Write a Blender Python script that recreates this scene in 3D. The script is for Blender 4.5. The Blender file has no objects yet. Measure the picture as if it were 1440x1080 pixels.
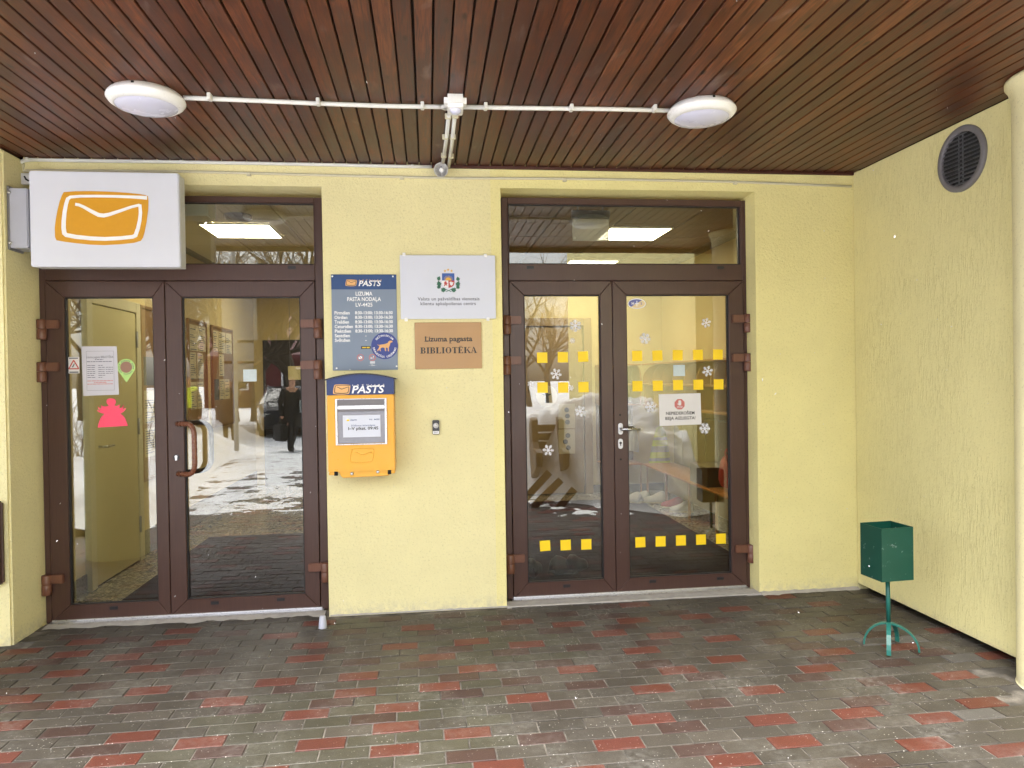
import bpy, bmesh, math, random
from mathutils import Vector, Matrix, noise as mnoise
R = math.radians
rnd = random.Random(11)
scene = bpy.context.scene
COL = scene.collection

# ------------------------------------------------------------------ camera, sky, sun, exposure
FPX, YAW, PITCH, ROLL, CAMD, CAMH = 1010.654, 0.11591, -0.00880, -0.01569, 4.791, 1.54
CEIL, XR, GAPZ = 2.952, 3.013, 0.04
def cam_axes():
    cy, sy = math.cos(YAW), math.sin(YAW)
    f = Vector((sy, cy, 0)); r = Vector((cy, -sy, 0)); u = Vector((0, 0, 1))
    cp, sp = math.cos(PITCH), math.sin(PITCH)
    f2 = f*cp + u*sp; u2 = u*cp - f*sp
    cr, sr = math.cos(ROLL), math.sin(ROLL)
    return r*cr + u2*sr, u2*cr - r*sr, f2
CR, CU, CF = cam_axes()
CAM = Vector((0, -CAMD, CAMH))
def at(px, py, axis, val):
    """the point of the plane (axis = val) that the photograph shows at pixel px, py (1440 wide)"""
    d = CF + CR*((px-720)/FPX) - CU*((py-540)/FPX)
    t = (val - CAM[axis])/d[axis]
    return CAM + d*t
def wy(px, py, y): 
    v = at(px, py, 1, y); return (v.x, v.z)
cd = bpy.data.cameras.new('camera'); co = bpy.data.objects.new('camera', cd); COL.objects.link(co)
cd.sensor_width = 36; cd.lens = FPX/1440*36; cd.clip_start = 0.02; cd.clip_end = 2000
m = Matrix((CR, CU, -CF)).transposed().to_4x4(); m.translation = CAM; co.matrix_world = m
scene.camera = co

SUN_EL, SUN_AZ = R(62), R(205)      # azimuth measured from +y clockwise: behind the camera
w = bpy.data.worlds.new('World'); scene.world = w; w.use_nodes = True
nt = w.node_tree; nt.nodes.clear()
sky = nt.nodes.new('ShaderNodeTexSky'); sky.sky_type = 'NISHITA'; sky.sun_disc = False
sky.sun_elevation = SUN_EL; sky.sun_rotation = SUN_AZ; sky.dust_density = 4.0; sky.air_density = 1.0
hs = nt.nodes.new('ShaderNodeHueSaturation'); hs.inputs['Saturation'].default_value = 0.38
bg = nt.nodes.new('ShaderNodeBackground'); bg.inputs['Strength'].default_value = 0.135
wo = nt.nodes.new('ShaderNodeOutputWorld')
nt.links.new(sky.outputs[0], hs.inputs['Color']); nt.links.new(hs.outputs[0], bg.inputs['Color']); nt.links.new(bg.outputs[0], wo.inputs[0])
sl = bpy.data.lights.new('sun', 'SUN'); sl.energy = 1.5; sl.angle = R(40); sl.color = (1, .97, .93)
so = bpy.data.objects.new('sun', sl); COL.objects.link(so)
sd = Vector((math.sin(SUN_AZ)*math.cos(SUN_EL), math.cos(SUN_AZ)*math.cos(SUN_EL), math.sin(SUN_EL)))
so.rotation_euler = sd.to_track_quat('Z', 'Y').to_euler(); so.location = (0, -8, 12)
scene.view_settings.view_transform = 'Standard'; scene.view_settings.look = 'None'
scene.view_settings.exposure = 2.24; scene.view_settings.gamma = 1; scene.view_settings.use_curve_mapping = False
scene.cycles.use_denoising = True
scene.cycles.max_bounces = 10; scene.cycles.transparent_max_bounces = 16; scene.cycles.diffuse_bounces = 5
scene.cycles.sample_clamp_indirect = 6

# ------------------------------------------------------------------ materials
def lin(h):
    h = h.lstrip('#'); c = [int(h[i:i+2], 16)/255 for i in (0, 2, 4)]
    return tuple(x/12.92 if x <= .04045 else ((x+.055)/1.055)**2.4 for x in c)
MATS = {}
class NB:
    def __init__(s, name):
        s.m = bpy.data.materials.new(name); s.m.use_nodes = True; s.t = s.m.node_tree; s.n = s.t.nodes
        s.p = s.n['Principled BSDF']; MATS[name] = s.m
    def new(s, k, **kw):
        n = s.n.new(k)
        for a, b in kw.items(): setattr(n, a, b)
        return n
    def l(s, a, b): s.t.links.new(a, b)
    def coord(s, scale=(1, 1, 1), kind='Object'):
        tc = s.new('ShaderNodeTexCoord'); mp = s.new('ShaderNodeMapping'); mp.inputs['Scale'].default_value = scale
        s.l(tc.outputs[kind], mp.inputs['Vector']); return mp.outputs[0]
    def noise(s, vec, scale, detail=4, rough=.55, dist=0):
        n = s.new('ShaderNodeTexNoise'); n.inputs['Scale'].default_value = scale; n.inputs['Detail'].default_value = detail
        n.inputs['Roughness'].default_value = rough; n.inputs['Distortion'].default_value = dist
        s.l(vec, n.inputs['Vector']); return n.outputs['Fac']
    def ramp(s, fac, stops):
        r = s.new('ShaderNodeValToRGB'); e = r.color_ramp.elements
        while len(e) < len(stops): e.new(.5)
        for i, (q, c) in enumerate(stops):
            e[i].position = q; e[i].color = (c if len(c) == 4 else (*c, 1)) if hasattr(c, '__len__') else (c, c, c, 1)
        s.l(fac, r.inputs[0]); return r.outputs[0]
    def mix(s, fac, a, b, mode='MIX'):
        n = s.new('ShaderNodeMix', data_type='RGBA', blend_type=mode)
        for i, v in ((0, fac), (6, a), (7, b)):
            if hasattr(v, 'is_linked') or hasattr(v, 'links'): s.l(v, n.inputs[i])
            else: n.inputs[i].default_value = v if not hasattr(v, '__len__') else (*v[:3], 1)
        return n.outputs[2]
    def math(s, op, a, b=0.5):
        n = s.new('ShaderNodeMath', operation=op)
        for i, v in ((0, a), (1, b)):
            if hasattr(v, 'links'): s.l(v, n.inputs[i])
            else: n.inputs[i].default_value = v
        return n.outputs[0]
    def rand(s):
        return s.new('ShaderNodeObjectInfo').outputs['Random']
    def bump(s, h, strength=.3, dist=.01):
        b = s.new('ShaderNodeBump'); b.inputs['Strength'].default_value = strength; b.inputs['Distance'].default_value = dist
        s.l(h, b.inputs['Height']); s.l(b.outputs[0], s.p.inputs['Normal'])
    def color(s, c):
        if hasattr(c, 'links'): s.l(c, s.p.inputs['Base Color'])
        else: s.p.inputs['Base Color'].default_value = (*c[:3], 1)
    def rough(s, v):
        if hasattr(v, 'links'): s.l(v, s.p.inputs['Roughness'])
        else: s.p.inputs['Roughness'].default_value = v

def simple(name, c, rough=.5, metal=0, var=.12, scale=30, bump=0):
    b = NB(name)
    if isinstance(c, str): c = lin(c)
    v = b.coord(); n = b.noise(v, scale)
    b.color(b.mix(n, tuple(x*(1-var) for x in c), tuple(min(1, x*(1+var)) for x in c)))
    b.rough(b.ramp(b.noise(v, scale*2.3), [(.3, max(.02, rough-.08)), (.7, min(1, rough+.08))])); b.p.inputs['Metallic'].default_value = metal
    if bump: b.bump(n, bump, .004)
    return b.m

def stucco(name, c, worm=False, smooth=False):
    b = NB(name); v = b.coord()
    big = b.noise(v, 1.3, 5, .6); mid = b.noise(v, 9, 4)
    fine = b.noise(v, 82, 3, .6)
    c1 = b.mix(b.ramp(big, [(.3, 0), (.75, 1)]), tuple(x*.93 for x in c), tuple(min(1, x*1.05) for x in c))
    c2 = b.mix(b.math('MULTIPLY', mid, .18), c1, tuple(x*.75 for x in c))
    pit = b.ramp(fine, [(.30, 1), (.43, 0)])
    c3 = b.mix(b.math('MULTIPLY', pit, .5), c2, tuple(x*.62 for x in c))
    # splash dirt that sits low on the plaster
    tc = b.new('ShaderNodeTexCoord'); sx = b.new('ShaderNodeSeparateXYZ'); b.l(tc.outputs['Object'], sx.inputs[0])
    low = b.ramp(sx.outputs[2], [(0.0, 1), (.10, 0)])
    dirt = b.math('MULTIPLY', low, b.ramp(b.noise(v, 22, 5, .7), [(.38, 0), (.62, 1)]))
    b.color(b.mix(b.math('MULTIPLY', dirt, .55), c3, (.42, .40, .34)))
    b.rough(.85); b.p.inputs['Specular IOR Level'].default_value = .25
    if worm:
        vw = b.coord((30, 30, 3.6)); g = b.noise(vw, 3.4, 3, .6, .6)
        gro = b.ramp(g, [(.50, 0), (.60, 1), (.64, 1), (.72, 0)])
        patch = b.ramp(b.noise(v, 2.0, 3), [(.40, .15), (.62, 1)])
        h = b.math('ADD', b.math('MULTIPLY', gro, b.math('MULTIPLY', patch, 1.0)), b.math('MULTIPLY', fine, .35))
        b.bump(h, .5, .006)
    elif smooth: b.bump(fine, .22, .004)
    else:
        g2 = b.noise(v, 46, 4, .65)
        b.bump(b.math('ADD', b.math('MULTIPLY', fine, .5), g2), .66, .010)
    return b.m

YP = (.81, .74, .42)
stucco('plaster_pale', YP); stucco('plaster_yellow', (.83, .75, .355)); stucco('plaster_side', (.80, .73, .365), True)
stucco('plaster_column', (.79, .73, .44), smooth=True)

def wood():
    b = NB('plank_wood'); v0 = b.coord((1, 1, 1)); r = b.rand()
    # a different stretch of board for every plank
    tc = b.new('ShaderNodeTexCoord'); cx = b.new('ShaderNodeCombineXYZ'); b.l(b.math('MULTIPLY', r, 137.0), cx.inputs[0]); b.l(b.math('MULTIPLY', r, 61.0), cx.inputs[1])
    va = b.new('ShaderNodeVectorMath', operation='ADD'); b.l(tc.outputs['Object'], va.inputs[0]); b.l(cx.outputs[0], va.inputs[1])
    mp = b.new('ShaderNodeMapping'); mp.inputs['Scale'].default_value = (26, 1.6, 26); b.l(va.outputs[0], mp.inputs['Vector'])
    grain = b.noise(mp.outputs[0], 3.2, 6, .62, .9)
    mp2 = b.new('ShaderNodeMapping'); mp2.inputs['Scale'].default_value = (3.0, 1.2, 3.0); b.l(va.outputs[0], mp2.inputs['Vector'])
    blot = b.noise(mp2.outputs[0], 1.6, 4, .6)
    c1 = b.ramp(grain, [(.32, (.030, .0085, .0040)), (.47, (.090, .0265, .0115)), (.66, (.172, .060, .0265))])
    tone = b.ramp(r, [(0, (.62, .52, .52)), (.35, (.9, .80, .78)), (.7, (1.08, .98, .92)), (1, (1.4, 1.4, 1.3))])
    c2 = b.mix(1.0, c1, tone, 'MULTIPLY')
    c3 = b.mix(b.ramp(blot, [(.36, .8), (.55, 0)]), c2, (.050, .018, .012))
    # knots
    vo = b.new('ShaderNodeTexVoronoi'); vo.inputs['Scale'].default_value = 1.0
    mp3 = b.new('ShaderNodeMapping'); mp3.inputs['Scale'].default_value = (9, 3.6, 9); b.l(va.outputs[0], mp3.inputs['Vector']); b.l(mp3.outputs[0], vo.inputs['Vector'])
    kn = b.ramp(vo.outputs['Distance'], [(.05, 1), (.13, 0)])
    c4 = b.mix(b.math('MULTIPLY', kn, .9), c3, (.022, .010, .006))
    # pale milky stains
    st = b.ramp(b.noise(mp2.outputs[0], 2.7, 3, .5, .4), [(.64, 0), (.78, 1)])
    b.color(b.mix(b.math('MULTIPLY', st, .34), c4, (.30, .22, .20)))
    b.rough(b.ramp(grain, [(.3, .30), (.7, .46)])); b.p.inputs['Specular IOR Level'].default_value = .38
    b.bump(grain, .22, .003); return b.m
wood()
simple('plank_backing', (.012, .006, .005), .8)
simple('trim_wood', (.060, .016, .010), .45)

def pvc(name, c):
    b = NB(name); v = b.coord((60, 60, 2.2)); g = b.noise(v, 2.6, 4, .6, .3); r = b.noise(b.coord(), 2.2, 3)
    col = b.mix(g, tuple(x*.72 for x in c), tuple(x*1.26 for x in c))
    scuff = b.ramp(b.noise(b.coord((9, 9, 30)), 3.0, 5, .7), [(.70, 0), (.80, 1)])
    b.color(b.mix(b.math('MULTIPLY', scuff, .22), col, (.22, .17, .15)))
    b.rough(b.ramp(r, [(.3, .30), (.7, .46)])); b.bump(g, .12, .002); return b.m
pvc('frame_brown', (.066, .0315, .0245)); pvc('hinge_brown', (.150, .062, .038))
simple('handle_brown', (.175, .065, .035), .28)
simple('gasket_black', (.012, .012, .013), .6); simple('black_plastic', (.014, .014, .017), .4)

def glass():
    b = NB('door_glass'); b.n.remove(b.p)
    tr = b.new('ShaderNodeBsdfTransparent'); tr.inputs[0].default_value = (.83, .85, .80, 1)
    gl = b.new('ShaderNodeBsdfGlossy'); gl.inputs['Roughness'].default_value = 0.0; gl.inputs['Color'].default_value = (1, 1, 1, 1)
    fr = b.new('ShaderNodeFresnel'); fr.inputs['IOR'].default_value = 1.5
    f = b.math('ADD', b.math('MULTIPLY', fr.outputs[0], 1.9), .024)     # two panes, four surfaces
    mx = b.new('ShaderNodeMixShader'); b.l(f, mx.inputs[0]); b.l(tr.outputs[0], mx.inputs[1]); b.l(gl.outputs[0], mx.inputs[2])
    # faint waviness of the pane
    bp = b.new('ShaderNodeBump'); bp.inputs['Strength'].default_value = .018; bp.inputs['Distance'].default_value = .02
    b.l(b.noise(b.coord(), 1.4, 1), bp.inputs['Height']); b.l(bp.outputs[0], gl.inputs['Normal'])
    b.l(mx.outputs[0], b.n['Material Output'].inputs[0]); return b.m
glass()

def brick(name, c, vary):
    b = NB(name); v = b.coord(); tcw = b.coord((1, 1, 1)); r = b.rand()
    # every brick gets its own spot in the noise
    cx = b.new('ShaderNodeCombineXYZ'); b.l(b.math('MULTIPLY', r, 53), cx.inputs[0]); b.l(b.math('MULTIPLY', r, 29), cx.inputs[1])
    va = b.new('ShaderNodeVectorMath', operation='ADD'); b.l(v, va.inputs[0]); b.l(cx.outputs[0], va.inputs[1]); V = va.outputs[0]
    gpos = b.new('ShaderNodeNewGeometry').outputs['Position']
    fine = b.noise(V, 170, 4, .7); mid = b.noise(V, 14, 4, .6); wide = b.noise(gpos, 1.5, 3)
    col = b.mix(b.ramp(fine, [(.3, 0), (.7, 1)]), tuple(x*.55 for x in c), tuple(x*1.40 for x in c))
    tone = b.ramp(r, [(0, (1-vary,)*3), (1, (1+vary,)*3)])
    col = b.mix(1.0, col, tone, 'MULTIPLY')
    col = b.mix(b.ramp(mid, [(.35, .0), (.75, .40)]), col, tuple(x*.55 for x in c))
    dusty = b.math('MULTIPLY', b.ramp(b.noise(gpos, 2.6, 5, .65), [(.46, 0), (.72, 1)]), b.ramp(b.noise(V, 34, 4, .7), [(.4, 0), (.62, 1)]))
    col = b.mix(b.math('MULTIPLY', dusty, .38), col, (.27, .26, .24))
    fl = b.new('ShaderNodeTexVoronoi'); fl.inputs['Scale'].default_value = 62; b.l(gpos, fl.inputs['Vector'])
    dens = b.ramp(b.noise(gpos, 5.0, 3), [(.36, 0), (.62, 1)])
    fleck = b.math('MULTIPLY', b.ramp(fl.outputs['Distance'], [(.10, 1), (.19, 0)]), b.math('MULTIPLY', dens, b.ramp(fl.outputs['Color'], [(.50, 0), (.54, 1)])))
    b.color(b.mix(b.math('MULTIPLY', fleck, .8), col, (.62, .60, .56)))
    b.p.inputs['Specular IOR Level'].default_value = .36; b.rough(b.ramp(wide, [(.35, .36), (.65, .68)])); b.bump(b.math('ADD', fine, b.math('MULTIPLY', mid, .6)), .45, .003); return b.m
brick('brick_grey', (.056, .0485, .040), .22); brick('brick_red', (.100, .029, .020), .16); brick('brick_brown', (.052, .029, .0245), .18)
brick('brick_moss', (.054, .050, .036), .16); brick('brick_pale', (.088, .082, .077), .2)
def grout():
    b = NB('joint_sand'); v = b.coord(); f = b.noise(v, 160, 4, .7); k = b.noise(v, 6, 3)
    b.color(b.mix(f, (.045, .040, .034), b.mix(b.ramp(k, [(.4, 0), (.6, 1)]), (.06, .054, .047), (.30, .27, .23)))); b.rough(.95); b.bump(f, .5, .004)
grout()
def snowmat(name, c, dirt):
    b = NB(name); v = b.coord(); f = b.noise(v, 26, 5, .65); k = b.noise(v, 1.6, 5, .65)
    d = b.ramp(k, [(.52, 0), (.75, 1)])
    col = b.mix(b.math('MULTIPLY', d, dirt), c, (.42, .36, .29))
    sp = b.ramp(b.noise(v, 60, 3, .8), [(.70, 0), (.76, 1)])
    b.color(b.mix(b.math('MULTIPLY', sp, .5*dirt), col, (.16, .13, .10))); b.rough(.7); b.bump(f, .6, .03)
snowmat('snow', (.86, .87, .90), .45); snowmat('packed_snow', (.80, .81, .84), .7)
def slush():
    b = NB('slush_road'); v = b.coord((1, .35, 1)); k = b.noise(v, 1.1, 6, .7)
    b.color(b.ramp(k, [(.38, (.07, .065, .06)), (.5, (.20, .18, .165)), (.6, (.70, .70, .72))])); b.rough(.5)
slush()
simple('concrete_grey', (.36, .34, .32), .9, var=.35, scale=18, bump=.4)
simple('white_metal', (.74, .74, .77), .38, var=.04); simple('sign_white', (.66, .68, .76), .42, var=.035, scale=7)
simple('sign_edge', (.62, .63, .64), .5); simple('box_grey', (.40, .41, .47), .45, var=.08, scale=6)
simple('orange', (.66, .315, .012), .45, var=.05); simple('post_yellow', (.76, .385, .026), .35, var=.05, scale=8)
simple('post_blue', (.014, .036, .15), .4); simple('board_grey', (.185, .235, .32), .4, var=.06, scale=6); simple('board_blue', (.012, .055, .19), .4)
simple('logo_tan', (.72, .40, .15), .5); simple('text_white', (.85, .85, .86), .5, var=.03); simple('text_dark', (.035, .033, .032), .55)
simple('text_grey', (.10, .105, .14), .55); simple('library_tan', (.44, .26, .115), .45, var=.10, scale=5)
simple('plaque_white', (.61, .635, .73), .38, var=.03, scale=5)
simple('arms_blue', (.03, .09, .34), .5); simple('arms_red', (.45, .055, .055), .5); simple('arms_gold', (.70, .40, .05), .5); simple('arms_green', (.025, .13, .075), .5); simple('arms_silver', (.75, .76, .78), .5)
simple('dog_blue', (.024, .045, .24), .45)
simple('steel', (.55, .55, .55), .28, 1.0, scale=60); simple('aluminium', (.60, .60, .62), .32, .85, scale=60); simple('dull_steel', (.24, .24, .27), .42, .55, scale=40)
simple('conduit_white', (.72, .72, .70), .4, var=.05); simple('conduit_cream', (.60, .56, .42), .5, var=.1)
simple('siren_grey', (.55, .54, .53), .4); simple('lamp_white', (.84, .84, .85), .32, var=.03); simple('diffuser', (.62, .63, .80), .25, var=.02, scale=4)
def binmat():
    b = NB('bin_green'); v = b.coord(); n = b.noise(v, 9, 5, .6)
    c = b.mix(n, (.003, .042, .028), (.006, .064, .043))
    chips = b.ramp(b.noise(v, 26, 4, .7), [(.645, 0), (.70, 1)])
    b.color(b.mix(b.math('MULTIPLY', chips, .45), c, (.30, .36, .34))); b.rough(b.ramp(n, [(.3, .28), (.7, .45)]))
binmat(); simple('stand_green', (.012, .115, .095), .35)
simple('sticker_yellow', (.95, .655, .010), .5, var=.03); simple('pink_paper', (.92, .085, .17), .7, var=.06, scale=40); simple('paper', (.72, .70, .69), .8, var=.03)
simple('sheet_lilac', (.58, .57, .64), .7, var=.05, scale=9); simple('lime', (.42, .66, .20), .5); simple('pin_brown', (.30, .16, .11), .5)
simple('flake_white', (.72, .72, .76), .6); simple('sign_red', (.52, .045, .04), .5); simple('pale_red', (.55, .16, .14), .6); simple('oval_blue', (.14, .16, .42), .5); simple('oval_cream', (.74, .60, .33), .5)
simple('pale_blue', (.52, .60, .62), .5)
simple('vent_grey', (.175, .165, .175), .5); simple('vent_dark', (.15, .15, .16), .45); simple('void', (.004, .004, .005), .9)
simple('stopper_grey', (.42, .44, .52), .5)
simple('bell_black', (.02, .02, .025), .3)
# interiors
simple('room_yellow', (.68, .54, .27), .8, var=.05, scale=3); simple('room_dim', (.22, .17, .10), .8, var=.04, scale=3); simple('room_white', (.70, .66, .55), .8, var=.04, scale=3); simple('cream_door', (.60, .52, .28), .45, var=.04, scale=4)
simple('door_trim', (.62, .56, .38), .5)
simple('inner_wood', (.36, .245, .115), .45, var=.12, scale=9); simple('locker_wood', (.50, .245, .075), .4, var=.12, scale=9); simple('locker_back', (.20, .118, .045), .5, var=.1); simple('bench_wood', (.58, .24, .055), .3, var=.08)
simple('board_wood', (.30, .165, .055), .4); simple('note_paper', (.66, .57, .38), .8, var=.08, scale=20); simple('note_dark', (.10, .10, .10), .7); simple('note_green', (.16, .22, .12), .7)
def terrazzo():
    b = NB('terrazzo'); v = b.coord(); vo = b.new('ShaderNodeTexVoronoi'); vo.inputs['Scale'].default_value = 55; b.l(v, vo.inputs['Vector'])
    b.color(b.mix(b.ramp(vo.outputs['Color'], [(.3, 0), (.7, 1)]), (.10, .085, .055), (.40, .34, .22))); b.rough(.22)
terrazzo()
def matmat():
    b = NB('door_mat'); v = b.coord(); f = b.noise(b.coord((4, 120, 1)), 3, 3)
    b.color(b.mix(f, (.013, .0052, .0036), (.034, .0135, .009))); b.rough(.95); b.p.inputs['Specular IOR Level'].default_value = 0.0; b.bump(f, .5, .004)
matmat(); simple('tile_dark', (.10, .085, .05), .3)
def panel_light():
    b = NB('light_panel'); b.p.inputs['Emission Color'].default_value = (1, .90, .70, 1); b.p.inputs['Emission Strength'].default_value = 6.0; b.color((.8, .8, .8))
panel_light()
simple('vest_yellow', (.66, .80, .03), .6); simple('reflective_grey', (.45, .47, .47), .3); simple('red_bag', (.50, .045, .03), .6, var=.3, scale=60); simple('bag_white', (.6, .6, .6), .5); simple('shoe_white', (.62, .60, .56), .6); simple('shoe_black', (.018, .018, .02), .4)
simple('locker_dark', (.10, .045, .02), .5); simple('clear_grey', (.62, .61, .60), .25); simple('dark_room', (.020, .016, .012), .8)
# outdoors behind the camera
def bark():
    b = NB('bark'); v = b.coord((14, 14, 3)); f = b.noise(v, 2.4, 5, .65, .5)
    b.color(b.mix(f, (.035, .027, .020), (.17, .14, .105))); b.rough(.9); b.bump(f, .8, .03)
bark(); simple('twig', (.060, .045, .034), .9)
simple('pole_grey', (.36, .37, .38), .45, .3); simple('board_back', (.25, .25, .25), .6)
simple('bench_brown', (.085, .050, .028), .5, var=.25, scale=14); simple('car_paint', (.012, .014, .022), .15); simple('car_glass', (.015, .018, .022), .05); simple('tyre', (.012, .012, .012), .8); simple('head_lamp', (.55, .56, .56), .1)
simple('coat_black', (.014, .013, .014), .8); simple('coat_olive', (.07, .052, .028), .8); simple('trouser', (.020, .020, .025), .8); simple('skin', (.50, .28, .19), .55); simple('hair', (.03, .02, .014), .6)
simple('house_red', (.13, .022, .026), .7); simple('roof_maroon', (.16, .030, .040), .6); simple('asphalt', (.05, .05, .05), .8)

# ------------------------------------------------------------------ helpers
def M(n): return MATS[n]
class MB:
    """collects shapes of one mesh object in world space"""
    def __init__(s): s.bm = bmesh.new(); s.mi = 0
    def _mark(s, faces):
        for f in faces: f.material_index = s.mi
    def mat(s, i): s.mi = i; return s
    def prism(s, pts, a, b, axis='y', bevel=0):
        """pts: polygon in the two other axes, from a to b along axis"""
        def mk(p, d): return {'y': (p[0], d, p[1]), 'z': (p[0], p[1], d), 'x': (d, p[0], p[1])}[axis]
        t = bmesh.new()
        va = [t.verts.new(mk(p, a)) for p in pts]; vb = [t.verts.new(mk(p, b)) for p in pts]
        n = len(pts); t.faces.new(va); t.faces.new(vb[::-1])
        for i in range(n): t.faces.new((va[i], vb[i], vb[(i+1) % n], va[(i+1) % n]))
        bmesh.ops.recalc_face_normals(t, faces=t.faces)
        if bevel: bmesh.ops.bevel(t, geom=list(t.edges), offset=bevel, segments=1, affect='EDGES')
        s.add(t); return s
    def box(s, x0, x1, y0, y1, z0, z1, bevel=0, seg=1):
        t = bmesh.new(); bmesh.ops.create_cube(t, size=1)
        for v in t.verts: v.co = Vector(((x0+x1)/2 + v.co.x*(x1-x0), (y0+y1)/2 + v.co.y*(y1-y0), (z0+z1)/2 + v.co.z*(z1-z0)))
        if bevel: bmesh.ops.bevel(t, geom=list(t.edges), offset=bevel, segments=seg, affect='EDGES')
        s.add(t); return s
    def add(s, t, mtx=None):
        if mtx is not None: t.transform(mtx)
        mp = {}
        for v in t.verts: mp[v] = s.bm.verts.new(v.co)
        for f in t.faces:
            try: g = s.bm.faces.new([mp[v] for v in f.verts])
            except ValueError: continue
            g.material_index = s.mi; g.smooth = f.smooth
        t.free(); return s
    def tube(s, pts, rad, sides=10, caps=True, smooth=True):
        pts = [Vector(p) for p in pts]; n = len(pts); rr = rad if hasattr(rad, '__len__') else [rad]*n
        rings = []; up = None
        for i, p in enumerate(pts):
            d = (pts[min(i+1, n-1)] - pts[max(i-1, 0)]).normalized()
            if up is None: up = Vector((0, 0, 1)) if abs(d.z) < .9 else Vector((1, 0, 0))
            a = (up - d*up.dot(d)).normalized(); b = d.cross(a); up = a
            rings.append([s.bm.verts.new(p + (a*math.cos(2*math.pi*k/sides) + b*math.sin(2*math.pi*k/sides))*rr[i]) for k in range(sides)])
        for i in range(n-1):
            for k in range(sides):
                f = s.bm.faces.new((rings[i][k], rings[i][(k+1) % sides], rings[i+1][(k+1) % sides], rings[i+1][k])); f.smooth = smooth; f.material_index = s.mi
        if caps and sides > 2:
            for r_ in (rings[0][::-1], rings[-1]): 
                f = s.bm.faces.new(r_); f.material_index = s.mi
        return s
    def lathe(s, prof, seg=40, mtx=None, smooth=True):
        """prof: (radius, height) pairs round z"""
        t = bmesh.new(); rings = []
        for r_, h in prof:
            rings.append([t.verts.new((0, 0, h))] if r_ < 1e-6 else [t.verts.new((r_*math.cos(2*math.pi*k/seg), r_*math.sin(2*math.pi*k/seg), h)) for k in range(seg)])
        for a, b in zip(rings, rings[1:]):
            for k in range(seg):
                q = [a[k % len(a)], a[(k+1) % len(a)], b[(k+1) % len(b)], b[k % len(b)]]
                q = list(dict.fromkeys(q))
                if len(q) > 2: f = t.faces.new(q); f.smooth = smooth
        bmesh.ops.recalc_face_normals(t, faces=t.faces)
        s.add(t, mtx); return s
    def flat(s, pts, y):
        """polygon facing -y"""
        vs = [s.bm.verts.new((p[0], y, p[1])) for p in pts]; f = s.bm.faces.new(vs); f.material_index = s.mi
        f.normal_update()
        if f.normal.y > 0: f.normal_flip()
        return s
    def mesh(s, name, mats):
        me = bpy.data.meshes.new(name); s.bm.normal_update(); s.bm.to_mesh(me); s.bm.free()
        for q in ([mats] if isinstance(mats, str) else mats): me.materials.append(M(q))
        return me
    def obj(s, name, mats, parent=None, **props):
        me = s.mesh(name, mats); return link(name, me, parent, **props)
def link(name, me, parent=None, **props):
    o = bpy.data.objects.new(name, me); COL.objects.link(o)
    if parent is not None:
        o.parent = parent; L = world_loc(parent)
        me.transform(Matrix.Translation(-L))
    for k, v in props.items():
        if v is not None: o[k] = v
    return o
def world_loc(o):
    L = Vector((0, 0, 0))
    while o is not None: L += o.location; o = o.parent
    return L
def thing(name, label, cat, loc=(0, 0, 0), group=None):
    o = bpy.data.objects.new(name, None); COL.objects.link(o); o.location = loc; o.empty_display_size = .1
    o['label'] = label; o['category'] = cat
    if group: o['group'] = group
    return o
def copy_tree(o, parent=None):
    c = o.copy(); COL.objects.link(c)
    if parent is not None: c.parent = parent
    for ch in [q for q in bpy.data.objects if q.parent == o]: copy_tree(ch, c)
    return c
def tag(o, label, cat, group=None):
    o['label'] = label; o['category'] = cat
    if group: o['group'] = group
    return o
def struct(o, label=None):
    o['kind'] = 'structure'
    if label: o['label'] = label
    return o
def rect(x0, x1, z0, z1): return [(x0, z0), (x1, z0), (x1, z1), (x0, z1)]
def circle(cx, cz, r_, n=24): return [(cx+r_*math.cos(2*math.pi*k/n), cz+r_*math.sin(2*math.pi*k/n)) for k in range(n)]

def text_mesh(body, size, x, y, z, mat, parent, name='lettering', align='CENTER', bold=0.0, shear=0, width=None, spacing=1.0, angle=0, thick=.0006, rows=1.0):
    cu = bpy.data.curves.new('lettering', 'FONT'); cu.body = body; cu.size = size; cu.align_x = align; cu.align_y = 'CENTER'
    cu.offset = bold*size; cu.shear = shear; cu.space_character = spacing; cu.extrude = 0; cu.resolution_u = 3; cu.space_line = rows
    t = bpy.data.objects.new('lettering', cu); COL.objects.link(t)
    dg = bpy.context.evaluated_depsgraph_get(); dg.update()
    me = bpy.data.meshes.new_from_object(t.evaluated_get(dg)); bpy.data.objects.remove(t); bpy.data.curves.remove(cu)
    xs = [v.co.x for v in me.vertices]
    if width and xs:
        k = width/max(1e-6, max(xs)-min(xs)); me.transform(Matrix.Diagonal((k, 1, 1, 1)))
    mt = Matrix.Translation((x, y-thick, z)) @ Matrix.Rotation(R(90), 4, 'X') @ Matrix.Rotation(angle, 4, 'Z')
    me.transform(mt); me.materials.clear(); me.materials.append(M(mat)); me.name = name
    return link(name, me, parent)

def ribbon(mb, pts, wid, y, closed=False):
    pts = [Vector((p[0], p[1])) for p in pts]; n = len(pts)
    if not hasattr(wid, '__len__'): wid = [wid]*n
    L, Rr = [], []
    for i, p in enumerate(pts):
        d0 = (p - pts[i-1]).normalized() if i else (pts[1]-p).normalized()
        d1 = (pts[i+1]-p).normalized() if i < n-1 else d0
        n0 = Vector((-d0.y, d0.x)); n1 = Vector((-d1.y, d1.x)); mm = (n0+n1).normalized(); k = 1/max(.45, mm.dot(n0))
        L.append(p + mm*wid[i]/2*k); Rr.append(p - mm*wid[i]/2*k)
    for i in range(n-1): mb.flat([L[i], L[i+1], Rr[i+1], Rr[i]], y)

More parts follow.
